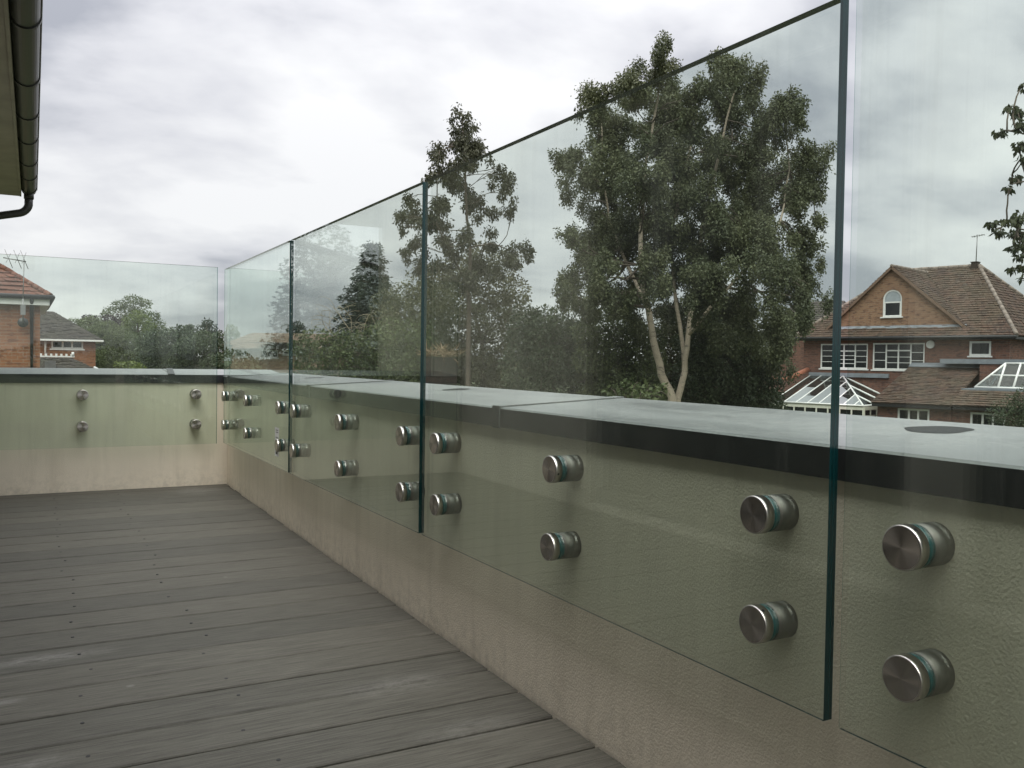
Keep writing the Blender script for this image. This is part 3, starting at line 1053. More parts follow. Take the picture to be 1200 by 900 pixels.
# gable wall with arched opening
gb = MB()
gv = 0.18
def gable_poly(u0, u1):   # height of the gable edge at u
    pass
ga, gl, gr_, gbz = (-.85, 4.56), -3.45, 1.88, 2.24
uA, uB, zA, zB_ = -1.20, -.47, 2.70, 3.36
def edge_z(u):
    return ga[1] - (ga[1] - gbz) * (abs(u - ga[0]) / ((ga[0] - gl) if u < ga[0] else (gr_ - ga[0])))
cu, cr_ = (uA + uB) / 2, (uB - uA) / 2
us = sorted(set([gl, gr_, ga[0], uA, uB] + [cu + cr_ * math.cos(math.pi * k / 12) for k in range(13)]))
for a, b in zip(us[:-1], us[1:]):
    def col(lo_a, lo_b, hi_a, hi_b):
        gb.hexa([(a, gv, G(lo_a)), (b, gv, G(lo_b)), (b, gv, G(hi_b)), (a, gv, G(hi_a))], [(a, gv + .3, G(lo_a)), (b, gv + .3, G(lo_b)), (b, gv + .3, G(hi_b)), (a, gv + .3, G(hi_a))])
    if a >= uA - 1e-6 and b <= uB + 1e-6:
        col(gbz, gbz, zA, zA)
        ta = zB_ + math.sqrt(max(0, cr_ ** 2 - (a - cu) ** 2)); tb = zB_ + math.sqrt(max(0, cr_ ** 2 - (b - cu) ** 2))
        col(ta, tb, edge_z(a), edge_z(b))
    else:
        col(gbz, gbz, edge_z(a), edge_z(b))
gb.build('gable_wall', M['brick_tan'], rh)
# arched window
aw = MB()
prof_o = [(uA, zA)] + [(cu - cr_ * math.cos(math.pi * k / 14), zB_ + cr_ * math.sin(math.pi * k / 14)) for k in range(15)] + [(uB, zA)]
ir = cr_ - .055
prof_i = [(uA + .055, zA + .055)] + [(cu - ir * math.cos(math.pi * k / 14), zB_ + ir * math.sin(math.pi * k / 14)) for k in range(15)] + [(uB - .055, zA + .055)]
for k in range(len(prof_o)):
    k2 = (k + 1) % len(prof_o)
    q = [prof_o[k], prof_o[k2], prof_i[k2], prof_i[k]]
    aw.hexa([(p[0], gv + .02, G(p[1])) for p in q], [(p[0], gv + .08, G(p[1])) for p in q])
aw.box((uA + .056, gv + .022, G(3.22)), (uB - .056, gv + .075, G(3.27)))
aw.box((uA + .056, gv + .024, G(zA + .056)), (uA + .09, gv + .07, G(3.219))); aw.box((uB - .09, gv + .024, G(zA + .056)), (uB - .056, gv + .07, G(3.219)))
awo = aw.build('window', M['white'], rh)
pg = MB(); pg.box((uA + .09, gv + .04, G(zA + .056)), (uB - .09, gv + .055, G(3.219))); pg.build('pane', M['pane'], awo)
pg = MB(); pp = [(u, z) for u, z in prof_i if z > 3.3]
pp = [(uA + .056, 3.271)] + pp + [(uB - .056, 3.271)]
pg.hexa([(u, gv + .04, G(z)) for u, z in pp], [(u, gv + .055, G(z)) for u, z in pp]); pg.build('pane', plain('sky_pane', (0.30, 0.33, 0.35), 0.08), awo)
sl = MB(); sl.box((uA - .06, gv - .07, G(zA - .05)), (uB + .06, gv + .05, G(zA - .002))); sl.build('sill', M['white'], awo)
w1 = window(rh, *H_[0], 0.05, 4, 4, tops=(1, 2)); window(rh, *H_[1], 0.05, 4, 3, tops=(1, 2)); window(rh, *H_[2], 0.05, 1, 1, fw=.07)
# opened top light on the second window
ot = MB(); ot.box((-.42, -.10, G(1.39)), (-.02, -.07, G(1.64)))
# roofs
rt = MB()
Rr = (1.05, 3.5, G(4.78)); Rl = (-2.0, 3.5, G(4.78))
fe0, fe1, be0, be1 = (-4.7, -.35, G(1.93)), (3.68, -.35, G(1.93)), (-4.7, 7.35, G(1.93)), (3.68, 7.35, G(1.93))
tile_face(rt, fe0, fe1, Rr, Rl, 0.15, 0.19)
tile_face(rt, fe1, be1, Rr, Rr, 0.15, 0.19)
tile_face(rt, be0, fe0, Rl, Rl, 0.15, 0.19)
tile_face(rt, be0, be1, Rr, Rl, 0.3, 0.4)
# gable roof planes running back into the main roof
gz = G(4.62)
tile_face(rt, (gr_ + .12, gv - .12, G(2.17)), (gr_ + .12, gv + .3, G(2.17)), (-.85, 3.6, gz), (-.85, gv - .12, gz), 0.15, 0.19)
rt.face([(gr_ + .12, gv + .3, G(2.17)), (gr_ + .12, gv - .12, G(2.17)), (-.85, gv - .12, gz), (-.85, 3.6, gz)])
tile_face(rt, (gl - .12, gv - .12, G(2.17)), (gl - .12, gv + .3, G(2.17)), (-.85, 3.6, gz), (-.85, gv - .12, gz), 0.15, 0.19)
ro = rt.build('roof', M['tile_brown'], rh)
rg = MB()
ridge(rg, Rr, fe1, .075, .33); ridge(rg, Rr, be1, .09); ridge(rg, Rl, fe0, .07); ridge(rg, Rl, Rr, .09); ridge(rg, (-.85, gv - .12, gz), (-.85, 3.5, gz), .07)
rg.build('ridge_tiles', plain('mortared_ridge', (0.19, 0.155, 0.13), 0.9, var=0.35, scale=6), ro)
vg = MB()
for s_, ue in ((1, gr_ + .14), (-1, gl - .14)):
    a, b = Vector((-.85, gv - .15, G(4.62))), Vector((ue, gv - .15, G(2.15)))
    n_ = Vector(((b - a).z, 0, -(b - a).x)).normalized() * .09
    if n_.z > 0: n_ = -n_
    vg.hexa([a, b, b + n_, a + n_], [p + Vector((0, .05, 0)) for p in (a, b, b + n_, a + n_)])
vg.build('verge', plain('brown_verge', (0.15, 0.095, 0.065), 0.8, var=0.25), ro)
lf = MB()
lf.hexa([(gl + .3, -.02, G(2.13)), (gr_, -.02, G(2.13)), (gr_, gv - .004, G(2.33)), (gl + .3, gv - .004, G(2.33))], [(gl + .3, -.02, G(2.16)), (gr_, -.02, G(2.16)), (gr_, gv - .004, G(2.36)), (gl + .3, gv - .004, G(2.36))])
lf.build('lead_flashing', M['lead'], rh)
ea = MB()
ea.box((-4.66, -.33, G(1.80)), (3.64, -.005, G(1.885))); ea.tube([(-4.7, -.39, G(1.88)), (3.7, -.39, G(1.88))], 0.055, 8); ea.box((3.36, 0.0, G(1.80)), (3.64, 7.2, G(1.885)))
ea.build('eaves', M['black'], rh)
ch = MB()
ch.box((.82, 3.3, G(4.5)), (1.04, 3.6, G(4.90)), 0); ch.box((.80, 3.28, G(4.901)), (1.06, 3.62, G(4.935)), 0)
cho = ch.build('chimney', M['brick_dark'], rh)
ae = MB()
ae.tube([(.93, 3.5, G(4.93)), (.95, 3.5, G(6.0))], .018, 6); ae.tube([(.75, 3.5, G(5.92)), (1.22, 3.5, G(5.98))], .014, 5)
for k in range(5): ae.tube([(.80 + k * .09, 3.32, G(5.93 + k * .01)), (.80 + k * .09, 3.68, G(5.93 + k * .01))], .010, 5)
ae.build('aerial', M['galv'], cho)
al = MB()
al.tube([(.70, -.002, G(1.63)), (.70, -.07, G(1.63))], [.15, .14], 20); al.tube([(.70, -.071, G(1.63)), (.70, -.085, G(1.63))], [.10, .09], 16)
al.build('alarm_box', M['white'], rh)
# lean-to extension
ex = MB()
w4h = (.87, 1.93, G(-1.4), G(-.62))
holed_wall(ex, .16, 2.62, 0, G(-.48), -3.0, .25, [w4h])
ex.box((.16, -2.749, 0), (.41, -.01, G(-.5)))
w5h = (3.20, 4.25, G(-1.45), G(-.64))
holed_wall(ex, 2.621, 6.2, 0, G(-.46), -2.95, .25, [w5h])
ex.box((2.62, -.62, G(.12)), (6.2, -.4, G(.93)))
exo = ex.build('extension', M['brick_red'], rh)
window(rh, *w4h, -2.96, 3, 1, fw=.06); window(rh, *w5h, -2.91, 3, 1, fw=.06)
er = MB()
tile_face(er, (.05, -3.3, G(-.44)), (2.70, -3.3, G(-.44)), (2.56, -.02, G(.88)), (.05, -.02, G(.88)), .13, .17)
tile_face(er, (2.72, -3.3, G(-.42)), (6.2, -3.3, G(-.42)), (6.2, -2.45, G(.06)), (2.72, -2.45, G(.06)), .13, .17)
er.build('extension_roof', M['tile_brown'], rh, label='mossy brown lean-to roof over the extension')
el = MB()
el.box((.08, -3.27, G(-.58)), (2.70, -3.002, G(-.47)), 1); el.box((2.76, -3.25, G(-.56)), (6.2, -2.952, G(-.45)), 1)
el.box((1.3, -.66, G(.935)), (6.2, -.002, G(1.10)), 0); el.box((2.72, -2.449, G(.0)), (6.2, -.63, G(.115)), 0)
el.hexa([(.05, -.30, G(.80)), (2.58, -.30, G(.80)), (2.58, -.04, G(.93)), (.05, -.04, G(.93))], [(.05, -.30, G(.83)), (2.58, -.30, G(.83)), (2.58, -.04, G(.96)), (.05, -.04, G(.96))], 0)
el.build('lead_edge', [M['lead'], M['black']], rh)
# roof lantern
la = MB()
u0, u1, v0, v1, z0, z1 = 3.05, 5.4, -2.2, -.9, G(.16), G(.96)
cA, cB = (3.75, -1.55, z1), (4.7, -1.55, z1)
bs = [(u0, v0, z0), (u1, v0, z0), (u1, v1, z0), (u0, v1, z0)]
for a, b in ((bs[0], bs[1]), (bs[1], bs[2]), (bs[2], bs[3]), (bs[3], bs[0]), (bs[0], cA), (bs[3], cA), (bs[1], cB), (bs[2], cB), (cA, cB), ((3.75, v0, z0), cA), ((4.7, v0, z0), cB), ((4.2, v0, z0), (4.2, -1.55, z1)), ((3.4, -1.875, G(.56)), (5.05, -1.875, G(.56)))):
    la.tube([a, b], .035, 6)
lao = la.build('roof_lantern', M['white'], rh)
lg = MB()
for q in ([bs[0], bs[1], cB, cA], [bs[1], bs[2], cB], [bs[2], bs[3], cA, cB], [bs[3], bs[0], cA]): lg.face(q)
lg.build('glazing', make_glass('lantern_glass', (.5, .54, .55), .12), lao)
# conservatory
co = MB()
zw, ze, vw, vf = G(.40), G(-.60), -.05, -3.0
AL, AP = (-4.0, vw, zw), (-2.62, vw, zw)               # along the wall, up to the hip point
EL, ER = (-3.95, vf, ze), (-.35, vf, ze)               # front eave
RB = (-.35, vw, ze + .02)
def lerp(a, b, t): return tuple(a[i] + (b[i] - a[i]) * t for i in range(3))
tops = [AL, (-3.52, vw, zw), (-3.05, vw, zw), AP] + [lerp(AP, ER, t) for t in (.2, .42, .64, .84)]
feet = [EL, (-3.45, vf, ze), (-2.97, vf, ze), (-2.5, vf, ze), (-2.05, vf, ze), (-1.55, vf, ze), (-1.1, vf, ze), (-.7, vf, ze)]
for a, b in zip(tops, feet): co.tube([a, b], .022, 6)
for a, b in ((AP, ER), (EL, ER), (ER, RB), (AP, RB)): co.tube([a, b], .032, 6)
for t in (.33, .66): co.tube([lerp(AP, ER, t), lerp(RB, ER, t)], .030, 6)
co.tube([(-4.02, vf, ze), (-4.02, vf + .02, ze - .2), (-4.05, vf + .02, ze - .35)], .03, 6)
coo = co.build('conservatory_roof', M['white'], rh, label='white barred glass roof of the conservatory')
dark_g = make_glass('conservatory_glass', (.30, .33, .34), .06)
pale_g = plain('pale_roof_sheet', (0.20, 0.215, 0.22), 0.35, var=.1)
for k in range(len(tops)):
    nt_, nf_ = (tops[k + 1], feet[k + 1]) if k + 1 < len(tops) else (ER, ER)
    mid = (0.0, .55, .25, .75, .8, .5, 1, 1)[k]           # how far up each bay the pale sheets reach
    for lo, hi, m_ in ((0, mid, pale_g), (mid, 1, dark_g)):
        if hi - lo < .02: continue
        cg = MB(); q = [lerp(feet[k], tops[k], lo), lerp(nf_, nt_, lo), lerp(nf_, nt_, hi), lerp(feet[k], tops[k], hi)]
        cg.face(q if nt_ != nf_ else [q[0], q[1], q[3]]); cg.build('roof_glazing', m_, coo)
cg = MB(); cg.face([AP, ER, RB]); cg.build('roof_glazing', dark_g, coo)
cl_ = MB(); cl_.box((-4.05, -.10, G(.36)), (-.8, -.003, G(.52))); cl_.build('lead_flashing', M['lead'], rh)
cw = MB(); cp_ = MB()
loop = [(-3.95, -.06), (-3.95, -2.95), (-.35, -2.95), (-.35, -.06)]
for (a, b) in zip(loop[:-1], loop[1:]):
    ln = math.hypot(b[0] - a[0], b[1] - a[1]); an = math.atan2(b[1] - a[1], b[0] - a[0])
    Mx = Matrix.Translation((a[0], a[1], 0)) @ Matrix.Rotation(an, 4, 'Z')
    cw.box((0, -.03, 0), (ln, .03, G(-1.6)), 0, Mx); cw.box((0, -.03, G(-.76)), (ln, .03, G(-.64)), 0, Mx)
    k = max(2, int(ln / .42))
    for i in range(k + 1):
        x = min(ln - .04, max(0.0, ln * i / k - .02)); cw.box((x, -.028, G(-1.6) + .001), (x + .05, .028, G(-.761)), 0, Mx)
    cw.box((0, -.024, G(-.98)), (ln, .024, G(-.95)), 0, Mx)
    cp_.box((0.01, -.006, G(-1.6)), (ln - .01, .006, G(-.78)), 0, Mx)
cwo = cw.build('conservatory_frame', M['cream_frame'], rh); cp_.build('panes', M['pane'], cwo)
tw = MB()
for a, b in zip([(-4.15, -3.2, .17), (-4.15, -1.55, .19), (-4.15, -.02, .58)][:-1], [(-4.15, -3.2, .17), (-4.15, -1.55, .19), (-4.15, -.02, .58)][1:]):
    tw.hexa([(-4.25, a[1], 0), (-4.05, a[1], 0), (-4.05, a[1], G(a[2])), (-4.25, a[1], G(a[2]))], [(-4.25, b[1], 0), (-4.05, b[1], 0), (-4.05, b[1], G(b[2])), (-4.25, b[1], G(b[2]))], 0)
two = tw.build('side_wall', M['brick_red'], rh)
tcp = MB()
tcp.tube([(-4.15, -3.25, G(.20)), (-4.15, -1.55, G(.22))], .11, 10); tcp.tube([(-4.15, -1.55, G(.22)), (-4.15, -.03, G(.61))], .11, 10)
tcp.build('terracotta_coping', M['terracotta'], two)
tq = MB(); tq.hexa([(-.05, -3.1, G(.0)), (.6, -3.1, G(.0)), (.6, -1.2, G(.0)), (-.05, -1.2, G(.0))], [(.2, -2.6, G(.16)), (.4, -2.6, G(.16)), (.4, -1.6, G(.16)), (.2, -1.6, G(.16))])

# dark roof of a further house, seen left of it behind the birch
o_ = at(925, 370, 52)
fh = frame_root('far_house', o_.x, o_.y, 150, label='dark roofed house half hidden behind the birch crown, left of the big brick house', cat='house')
mb = MB(); mb.box((-1.2, 0, 0), (3.5, 6, G(3.0))); mb.build('wall', M['brick_red'], fh)
mb = MB()
tile_face(mb, (-1.6, -.4, G(2.95)), (3.9, -.4, G(2.95)), (2.5, 3, G(4.75)), (-.2, 3, G(4.75)), .3, .4); tile_face(mb, (3.9, -.4, G(2.95)), (3.9, 6.4, G(2.95)), (2.5, 3, G(4.75)), (2.5, 3, G(4.75)), .3, .4)
tile_face(mb, (-1.6, 6.4, G(2.95)), (3.9, 6.4, G(2.95)), (2.5, 3, G(4.75)), (-.2, 3, G(4.75)), .3, .4); tile_face(mb, (-1.6, -.4, G(2.95)), (-1.6, 6.4, G(2.95)), (-.2, 3, G(4.75)), (-.2, 3, G(4.75)), .3, .4)
mb.build('roof', M['tile_grey'], fh)

# ------------------------------------------------------------------ orange brick house at the left edge
o_ = at(47, 420, 32)
lh = frame_root('brick_house', o_.x, o_.y, 89.5, label='orange brick house with red tiled hip roof and aerial, at the left edge', cat='house')
lh.scale = (1.6, 1.6, 1.6); lh.location.z = EYE - (EYE - GZ) * 1.6      # a bigger house: walls reach below the lawn
mb = MB(); mb.box((-2.6, 0, 1.3), (0, 5, G(1.93))); mb.build('wall', M['brick_orange'], lh)
E_, EZ = .19, G(2.10)
rt = MB()
apex0, apex1 = (-1.3, 1.31, G(3.16)), (-1.3, 3.7, G(3.16))
tile_face(rt, (-2.8, -E_, EZ), (E_, -E_, EZ), apex0, apex0, .17, .22, .03)
tile_face(rt, (E_, -E_, EZ), (E_, 5.2, EZ), apex1, apex0, .17, .22, .03)
tile_face(rt, (-2.8, 5.2, EZ), (E_, 5.2, EZ), apex1, apex1, .3, .4, .03); tile_face(rt, (-2.8, -E_, EZ), (-2.8, 5.2, EZ), apex1, apex0, .3, .4, .03)
ro = rt.build('roof', M['tile_red'], lh)
hp_ = MB(); ridge(hp_, apex0, (E_ + .02, -E_ - .02, EZ + .02), .065, .17); hp_.build('hip_tiles', M['tile_red'], ro)
ev = MB(); ev.box((-2.8, -E_ - .005, EZ - .20), (E_ - .02, -E_ + .02, EZ - .03)); ev.box((E_ - .02, -E_ + .021, EZ - .20), (E_, 5.1, EZ - .03)); ev.box((-2.8, -E_ + .021, EZ - .20), (E_ - .021, 5.1, EZ - .185))
ev.build('fascia', M['white'], lh)
gu = MB(); gu.tube([(-2.8, -E_ - .06, EZ - .02), (E_ + .09, -E_ - .06, EZ - .02)], .055, 10); gu.tube([(E_ + .055, -E_ - .06, EZ - .02), (E_ + .055, 5.1, EZ - .02)], .055, 10)
guo = gu.build('gutter', M['black'], lh)
dp = MB(); dp.tube([(-.17, -E_ - .06, EZ - .05), (-.17, -.06, EZ - .32), (-.17, -.06, 1.4)], .04, 10); dp.build('downpipe', M['black'], guo)
an = MB()
px = -.34
an.tube([(px, -.38, G(1.50)), (px, -.38, G(2.02))], .014, 6); an.tube([(px, -.005, G(1.55)), (px, -.38, G(1.55))], .015, 6)
an.tube([(px, -.38, G(2.02)), (px + .02, -.38, G(2.86))], .012, 6)
an.tube([(px - .38, -.40, G(2.90)), (px + .06, -.38, G(2.84))], .014, 6)
for k, du in enumerate((-.30, -.13, .0)):
    an.tube([(px + du - .02, -.62, G(2.78 - k * .0)), (px + du + .06, -.18, G(3.02 + .02 * k))], .007, 5)
    an.tube([(px + du + .10, -.4, G(2.68)), (px + du - .05, -.4, G(3.08))], .007, 5)
an.build('aerial', M['galv'], lh)
ds = MB()
for k in range(5):
    r0_, r1_ = .11 * k / 5, .11 * (k + 1) / 5
    ds.tube([(px, -.22 + .6 * r0_ * r0_ * 6, G(1.50)), (px, -.22 + .6 * r1_ * r1_ * 6 - .0, G(1.50))], [max(.001, r0_), r1_], 16, caps=False)
ds.tube([(px, -.005, G(1.47)), (px, -.2, G(1.47))], .014, 6)
ds.build('satellite_dish', M['gutter'], lh)
bx = MB(); bx.box((px - .05, -.42, G(1.66)), (px + .05, -.36, G(1.88))); bx.build('aerial_box', M['galv'], lh)

# ------------------------------------------------------------------ second house, lower, behind it
o_ = at(112, 420, 47)
sh = frame_root('brick_house', o_.x, o_.y, 92, label='dark grey roofed brick house with white window, just right of the orange brick house', cat='house')
Q = 34 / 1030.0
sh.scale = (1.382,) * 3; sh.location.z = EYE - (EYE - GZ) * 1.382
mb = MB()
wz = (-46 * Q * 1.0, -13 * Q, G(.795 + .22), G(.795 + .55))
holed_wall(mb, -7, 0, 0, G(1.40), 0, .3, [(wz[0], wz[1], wz[2], wz[3])]); mb.box((-.3, .301, 0), (0, 6, G(1.4))); mb.box((-7, 5.7, 0), (-.301, 6, G(1.4)))
mb.build('wall', M['brick_orange'], sh)
window(sh, *wz, .05, 3, 1, fw=.06)
rt = MB()
rz0, rz1 = G(1.38), G(2.55)
tile_face(rt, (-7.3, -.3, rz0), (.25, -.3, rz0), (-1.5, 3, rz1), (-6, 3, rz1), .16, .22); tile_face(rt, (.25, -.3, rz0), (.25, 6.3, rz0), (-1.5, 3, rz1), (-1.5, 3, rz1), .16, .22)
tile_face(rt, (-7.3, 6.3, rz0), (.25, 6.3, rz0), (-1.5, 3, rz1), (-6, 3, rz1), .3, .4)
rt.build('roof', M['tile_grey'], sh)
fa = MB(); fa.box((-7.3, -.33, rz0 - .07), (.27, -.30, rz0 - .005)); fa.box((.25, -.299, rz0 - .07), (.27, 6.2, rz0 - .005)); fa.box((-7.3, -.299, rz0 - .068), (.249, 6.2, rz0 - .06)); fa.build('fascia', M['white'], sh)
pp_ = MB(); pp_.tube([(-52 * Q, -.06, rz0 - .07), (-52 * Q, -.06, G(.75))], .035, 8); pp_.build('downpipe', M['white'], sh)

# garage in front of it with a low grey roof
o_ = at(126, 431, 42)
def GL(z):
    return z - .22 - GZ


gh = frame_root('garage', o_.x, o_.y, 92, label='low garage with dark grey sloping roof and white ridge fretwork below the white framed window', cat='garage')
gh.scale = (1.556,) * 3; gh.location.z = EYE - (EYE - GZ) * 1.556
mb = MB(); mb.box((-4, 0, 0), (-.05, 4, GL(.28))); mb.build('wall', M['brick_orange'], gh)
rt = MB(); tile_face(rt, (-4.2, -.2, GL(.30)), (.2, -.2, GL(.30)), (-1.0, 2, GL(.92)), (-3.2, 2, GL(.92)), .16, .22); tile_face(rt, (.2, -.2, GL(.30)), (.2, 4.2, GL(.30)), (-1.0, 2, GL(.92)), (-1.0, 2, GL(.92)), .16, .22); rt.build('roof', M['tile_grey'], gh)
vg = MB(); vg.tube([(.22, -.22, GL(.30)), (-.35, .85, GL(.63))], .035, 6); vg.build('verge', M['white'], gh)
fr = MB(); fr.box((-2.2, 1.98, GL(.93)), (-.9, 2.02, GL(.97)))
for k in range(9): fr.box((-2.18 + k * .145, 1.985, GL(.971)), (-2.12 + k * .145, 2.015, GL(1.04)))
fr.tube([(-.95, 2, GL(.97)), (-.95, 2, GL(1.10))], .04, 8); fr.build('fretwork', M['white'], gh)
sk = MB(); sk.box((-1.72, .55, GL(.30)), (-1.42, .85, GL(.80))); sk.build('vent_stack', M['galv'], gh)
sw = MB(); sw.box((-2.75, .72, GL(.44)), (-2.35, .80, GL(.74))); swo = sw.build('window', M['white'], gh)
sg = MB(); sg.box((-2.70, .700, GL(.49)), (-2.40, .719, GL(.69))); sg.build('pane', plain('pale_pane', (.45, .48, .5), .1), swo)

# ------------------------------------------------------------------ tan house behind the corner panel
o_ = at(268, 425, 42)
th = frame_root('brick_house', o_.x, o_.y, 116, label='tan roofed low brick house seen through the corner glass panel', cat='house')
Q = 42 / 1030.0
mb = MB()
hz = [(8 * Q, 21 * Q, G(.82), G(1.12)), (38 * Q, 57 * Q, G(.80), G(1.16)), (63 * Q, 78 * Q, G(.95), G(1.12))]
holed_wall(mb, -.3, 4.6, 0, G(1.22), 0, .3, hz); mb.box((-.3, .301, 0), (0, 6, G(1.22))); mb.box((4.3, .301, 0), (4.6, 6, G(1.22)))
mb.build('wall', M['brick_pale'], th)
for h_, c_ in zip(hz, (2, 3, 2)): window(th, *h_, .05, c_, 1, fw=.05)
rt = MB()
rz0, rz1 = G(1.20), G(2.05)
tile_face(rt, (-.7, -.4, rz0), (5.0, -.4, rz0), (4.2, 3, rz1), (.4, 3, rz1), .2, .28); tile_face(rt, (5.0, -.4, rz0), (5.0, 6.4, rz0), (4.2, 3, rz1), (4.2, 3, rz1), .2, .28); tile_face(rt, (-.7, -.4, rz0), (-.7, 6.4, rz0), (.4, 3, rz1), (.4, 3, rz1), .2, .28)
tile_face(rt, (1.2, -1.2, G(1.5)), (3.6, -1.2, G(1.5)), (3.2, 1.2, G(1.9)), (1.7, 1.2, G(1.9)), .2, .28)
rt.build('roof', M['tile_pale'], th)

# two thin lamp posts beyond it
lamp = None
for i, (x, lab) in enumerate(((329.5, 'thin street lamp post left of the corner panel joint'), (337, 'thin street lamp post directly beside the glass joint, right of its pair'))):
    p = at(x, 385, 70)
    r_ = empty('street_lamp', (p.x, p.y, GZ), 0, label=lab, cat='street lamp', group='street lamps beyond the tan roofed house')
    m_ = MB(); m_.tube([(0, 0, 0), (0, 0, G(3.3))], [.07, .05], 6); m_.tube([(0, 0, G(3.3)), (.25, -.2, G(3.42))], .04, 6); m_.build('post', M['galv'], r_)
    h_ = MB(); h_.box((.2, -.32, G(3.38)), (.5, -.1, G(3.47))); h_.build('lamp_head', M['galv'], r_)

# dark pillar with dry twigs
p = at(515.5, 430, 10.5)
pl = empty('pillar', (p.x, p.y, GZ), 0.5, label='dark brown square pillar topped with dry straw, behind the coping', cat='pillar')
m_ = MB()
zt = G(at(515, 416.5, 10.5).z)
for k in range(int(zt / .09)):
    a = random.uniform(-.006, .006); b = random.uniform(.146, .156)
    m_.box((-b + a, -b, k * .09), (b + a, b, k * .09 + .084)); 
m_.box((-.142, -.142, 0), (.142, .142, zt - .02))
m_.build('shaft', M['brick_dark'], pl)


# ------------------------------------------------------------------ plants
DENSE = 2.8

def leaf_mesh(name, pts, nrm, size, tone, mat_, parent, aspect=0.55, lengthdir=None, kind=None):
    """many small pointed leaves as one mesh: pts (n,3), nrm (n,3) leaf axis direction, size (n,)"""
    n = len(pts)
    ax = nrm / (np.linalg.norm(nrm, axis=1, keepdims=True) + 1e-9)
    rnd = RNG.normal(size=(n, 3))
    sd = np.cross(ax, rnd); sd /= (np.linalg.norm(sd, axis=1, keepdims=True) + 1e-9)
    up = np.cross(ax, sd)
    s = size[:, None]
    v = np.empty((n, 4, 3))
    v[:, 0] = pts
    v[:, 1] = pts + ax * s * .45 + sd * s * aspect * .5 + up * s * .06
    v[:, 2] = pts + ax * s
    v[:, 3] = pts + ax * s * .45 - sd * s * aspect * .5 + up * s * .06
    me = bpy.data.meshes.new(name)
    me.vertices.add(n * 4); me.vertices.foreach_set('co', v.reshape(-1).astype(np.float32))
    me.loops.add(n * 4); me.loops.foreach_set('vertex_index', np.arange(n * 4, dtype=np.int32))
    me.polygons.add(n); me.polygons.foreach_set('loop_start', np.arange(0, n * 4, 4, dtype=np.int32))
    me.polygons.foreach_set('loop_total', np.full(n, 4, dtype=np.int32))
    at_ = me.attributes.new('tone', 'FLOAT', 'FACE'); at_.data.foreach_set('value', tone.astype(np.float32))
    me.materials.append(mat_)
    me.update(); me.validate()
    o = bpy.data.objects.new(name, me); COL.objects.link(o)
    if parent: o.parent = parent
    if kind: o['kind'] = kind
    return o


def clump_leaves(clumps, leaf, density, droop=0.3, shell=0.5, string=0):
    """clumps: (centre, (rx, ry, rz)). Returns pts, axis, size, tone"""
    P_, A_, S_, T_ = [], [], [], []
    for c, r in clumps:
        r = np.array(r, float)
        area = 4 * math.pi * ((r[0] * r[1]) ** 1.6 / 3 + (r[0] * r[2]) ** 1.6 / 3 + (r[1] * r[2]) ** 1.6 / 3) ** (1 / 1.6)
        n = max(8, int(area * density * DENSE / (leaf * leaf)))
        d = RNG.normal(size=(n, 3)); d /= np.linalg.norm(d, axis=1, keepdims=True)
        rad = shell + (1 - shell) * RNG.random(n) ** 0.6
        # ragged outline: lobes pushed out and in by a few random directions
        lob = np.zeros(n)
        for _ in range(5):
            q = RNG.normal(size=3); q /= np.linalg.norm(q)
            lob += RNG.uniform(-.25, .28) * np.maximum(0, d @ q) ** 3
        rad = rad * (1 + lob)
        p = np.array(c) + d * rad[:, None] * r
        tone0 = RNG.uniform(.1, .75)
        if string:
            k = string
            p = np.repeat(p, k, axis=0)
            off = np.tile(np.arange(k), n)[:, None] * np.array([0, 0, -leaf * .75])
            sw = np.repeat(RNG.normal(size=(n, 3)) * [.35, .35, .1], k, axis=0) * (np.tile(np.arange(k), n)[:, None] * leaf * .6)
            p = p + off + sw + RNG.normal(size=p.shape) * leaf * .35
            d = np.repeat(d, k, axis=0)
        m = len(p)
        ax = RNG.normal(size=(m, 3)) * .8 + d * .5 + np.array([0, 0, -droop * 2.0])
        P_.append(p); A_.append(ax); S_.append(leaf * RNG.uniform(.7, 1.25, m)); T_.append(np.clip(tone0 + RNG.normal(size=m) * .22, 0, 1))
    return np.concatenate(P_), np.concatenate(A_), np.concatenate(S_), np.concatenate(T_)


def pix_clumps(lst, depth, spread, rscale=1.0, yscale=1.0):
    """list of (px, py, rx, ry) seen at `depth`; each gets its own distance within the crown"""
    res = []
    for (x, y, rx, ry) in lst:
        dz = depth + random.uniform(-spread, spread)
        q = dz / F_PX
        res.append((at(x, y, dz), (rx * q * rscale, (rx * .5 + ry * .5) * q * rscale, ry * q * rscale * yscale)))
    return res


def limb(mb, a, b, r0, r1, bend=0.15, n=6, seg=7, sag=0.0, m=0):
    a, b = Vector(a), Vector(b)
    side = (b - a).cross(Vector((random.uniform(-1, 1), random.uniform(-1, 1), random.uniform(-.3, 1))))
    if side.length > 1e-6: side.normalize()
    ln = (b - a).length
    pts, rad = [], []
    for i in range(n + 1):
        t = i / n
        pts.append(a.lerp(b, t) + side * ln * bend * math.sin(t * math.pi) * .5 + Vector((0, 0, ln * sag * math.sin(t * math.pi))) + Vector([random.uniform(-1, 1) * ln * .012 for _ in range(3)]))
        rad.append(r0 + (r1 - r0) * t)
    mb.tube(pts, rad, seg, m)
    return pts


def rebase(root, pts):
    return pts - np.array(root.location)


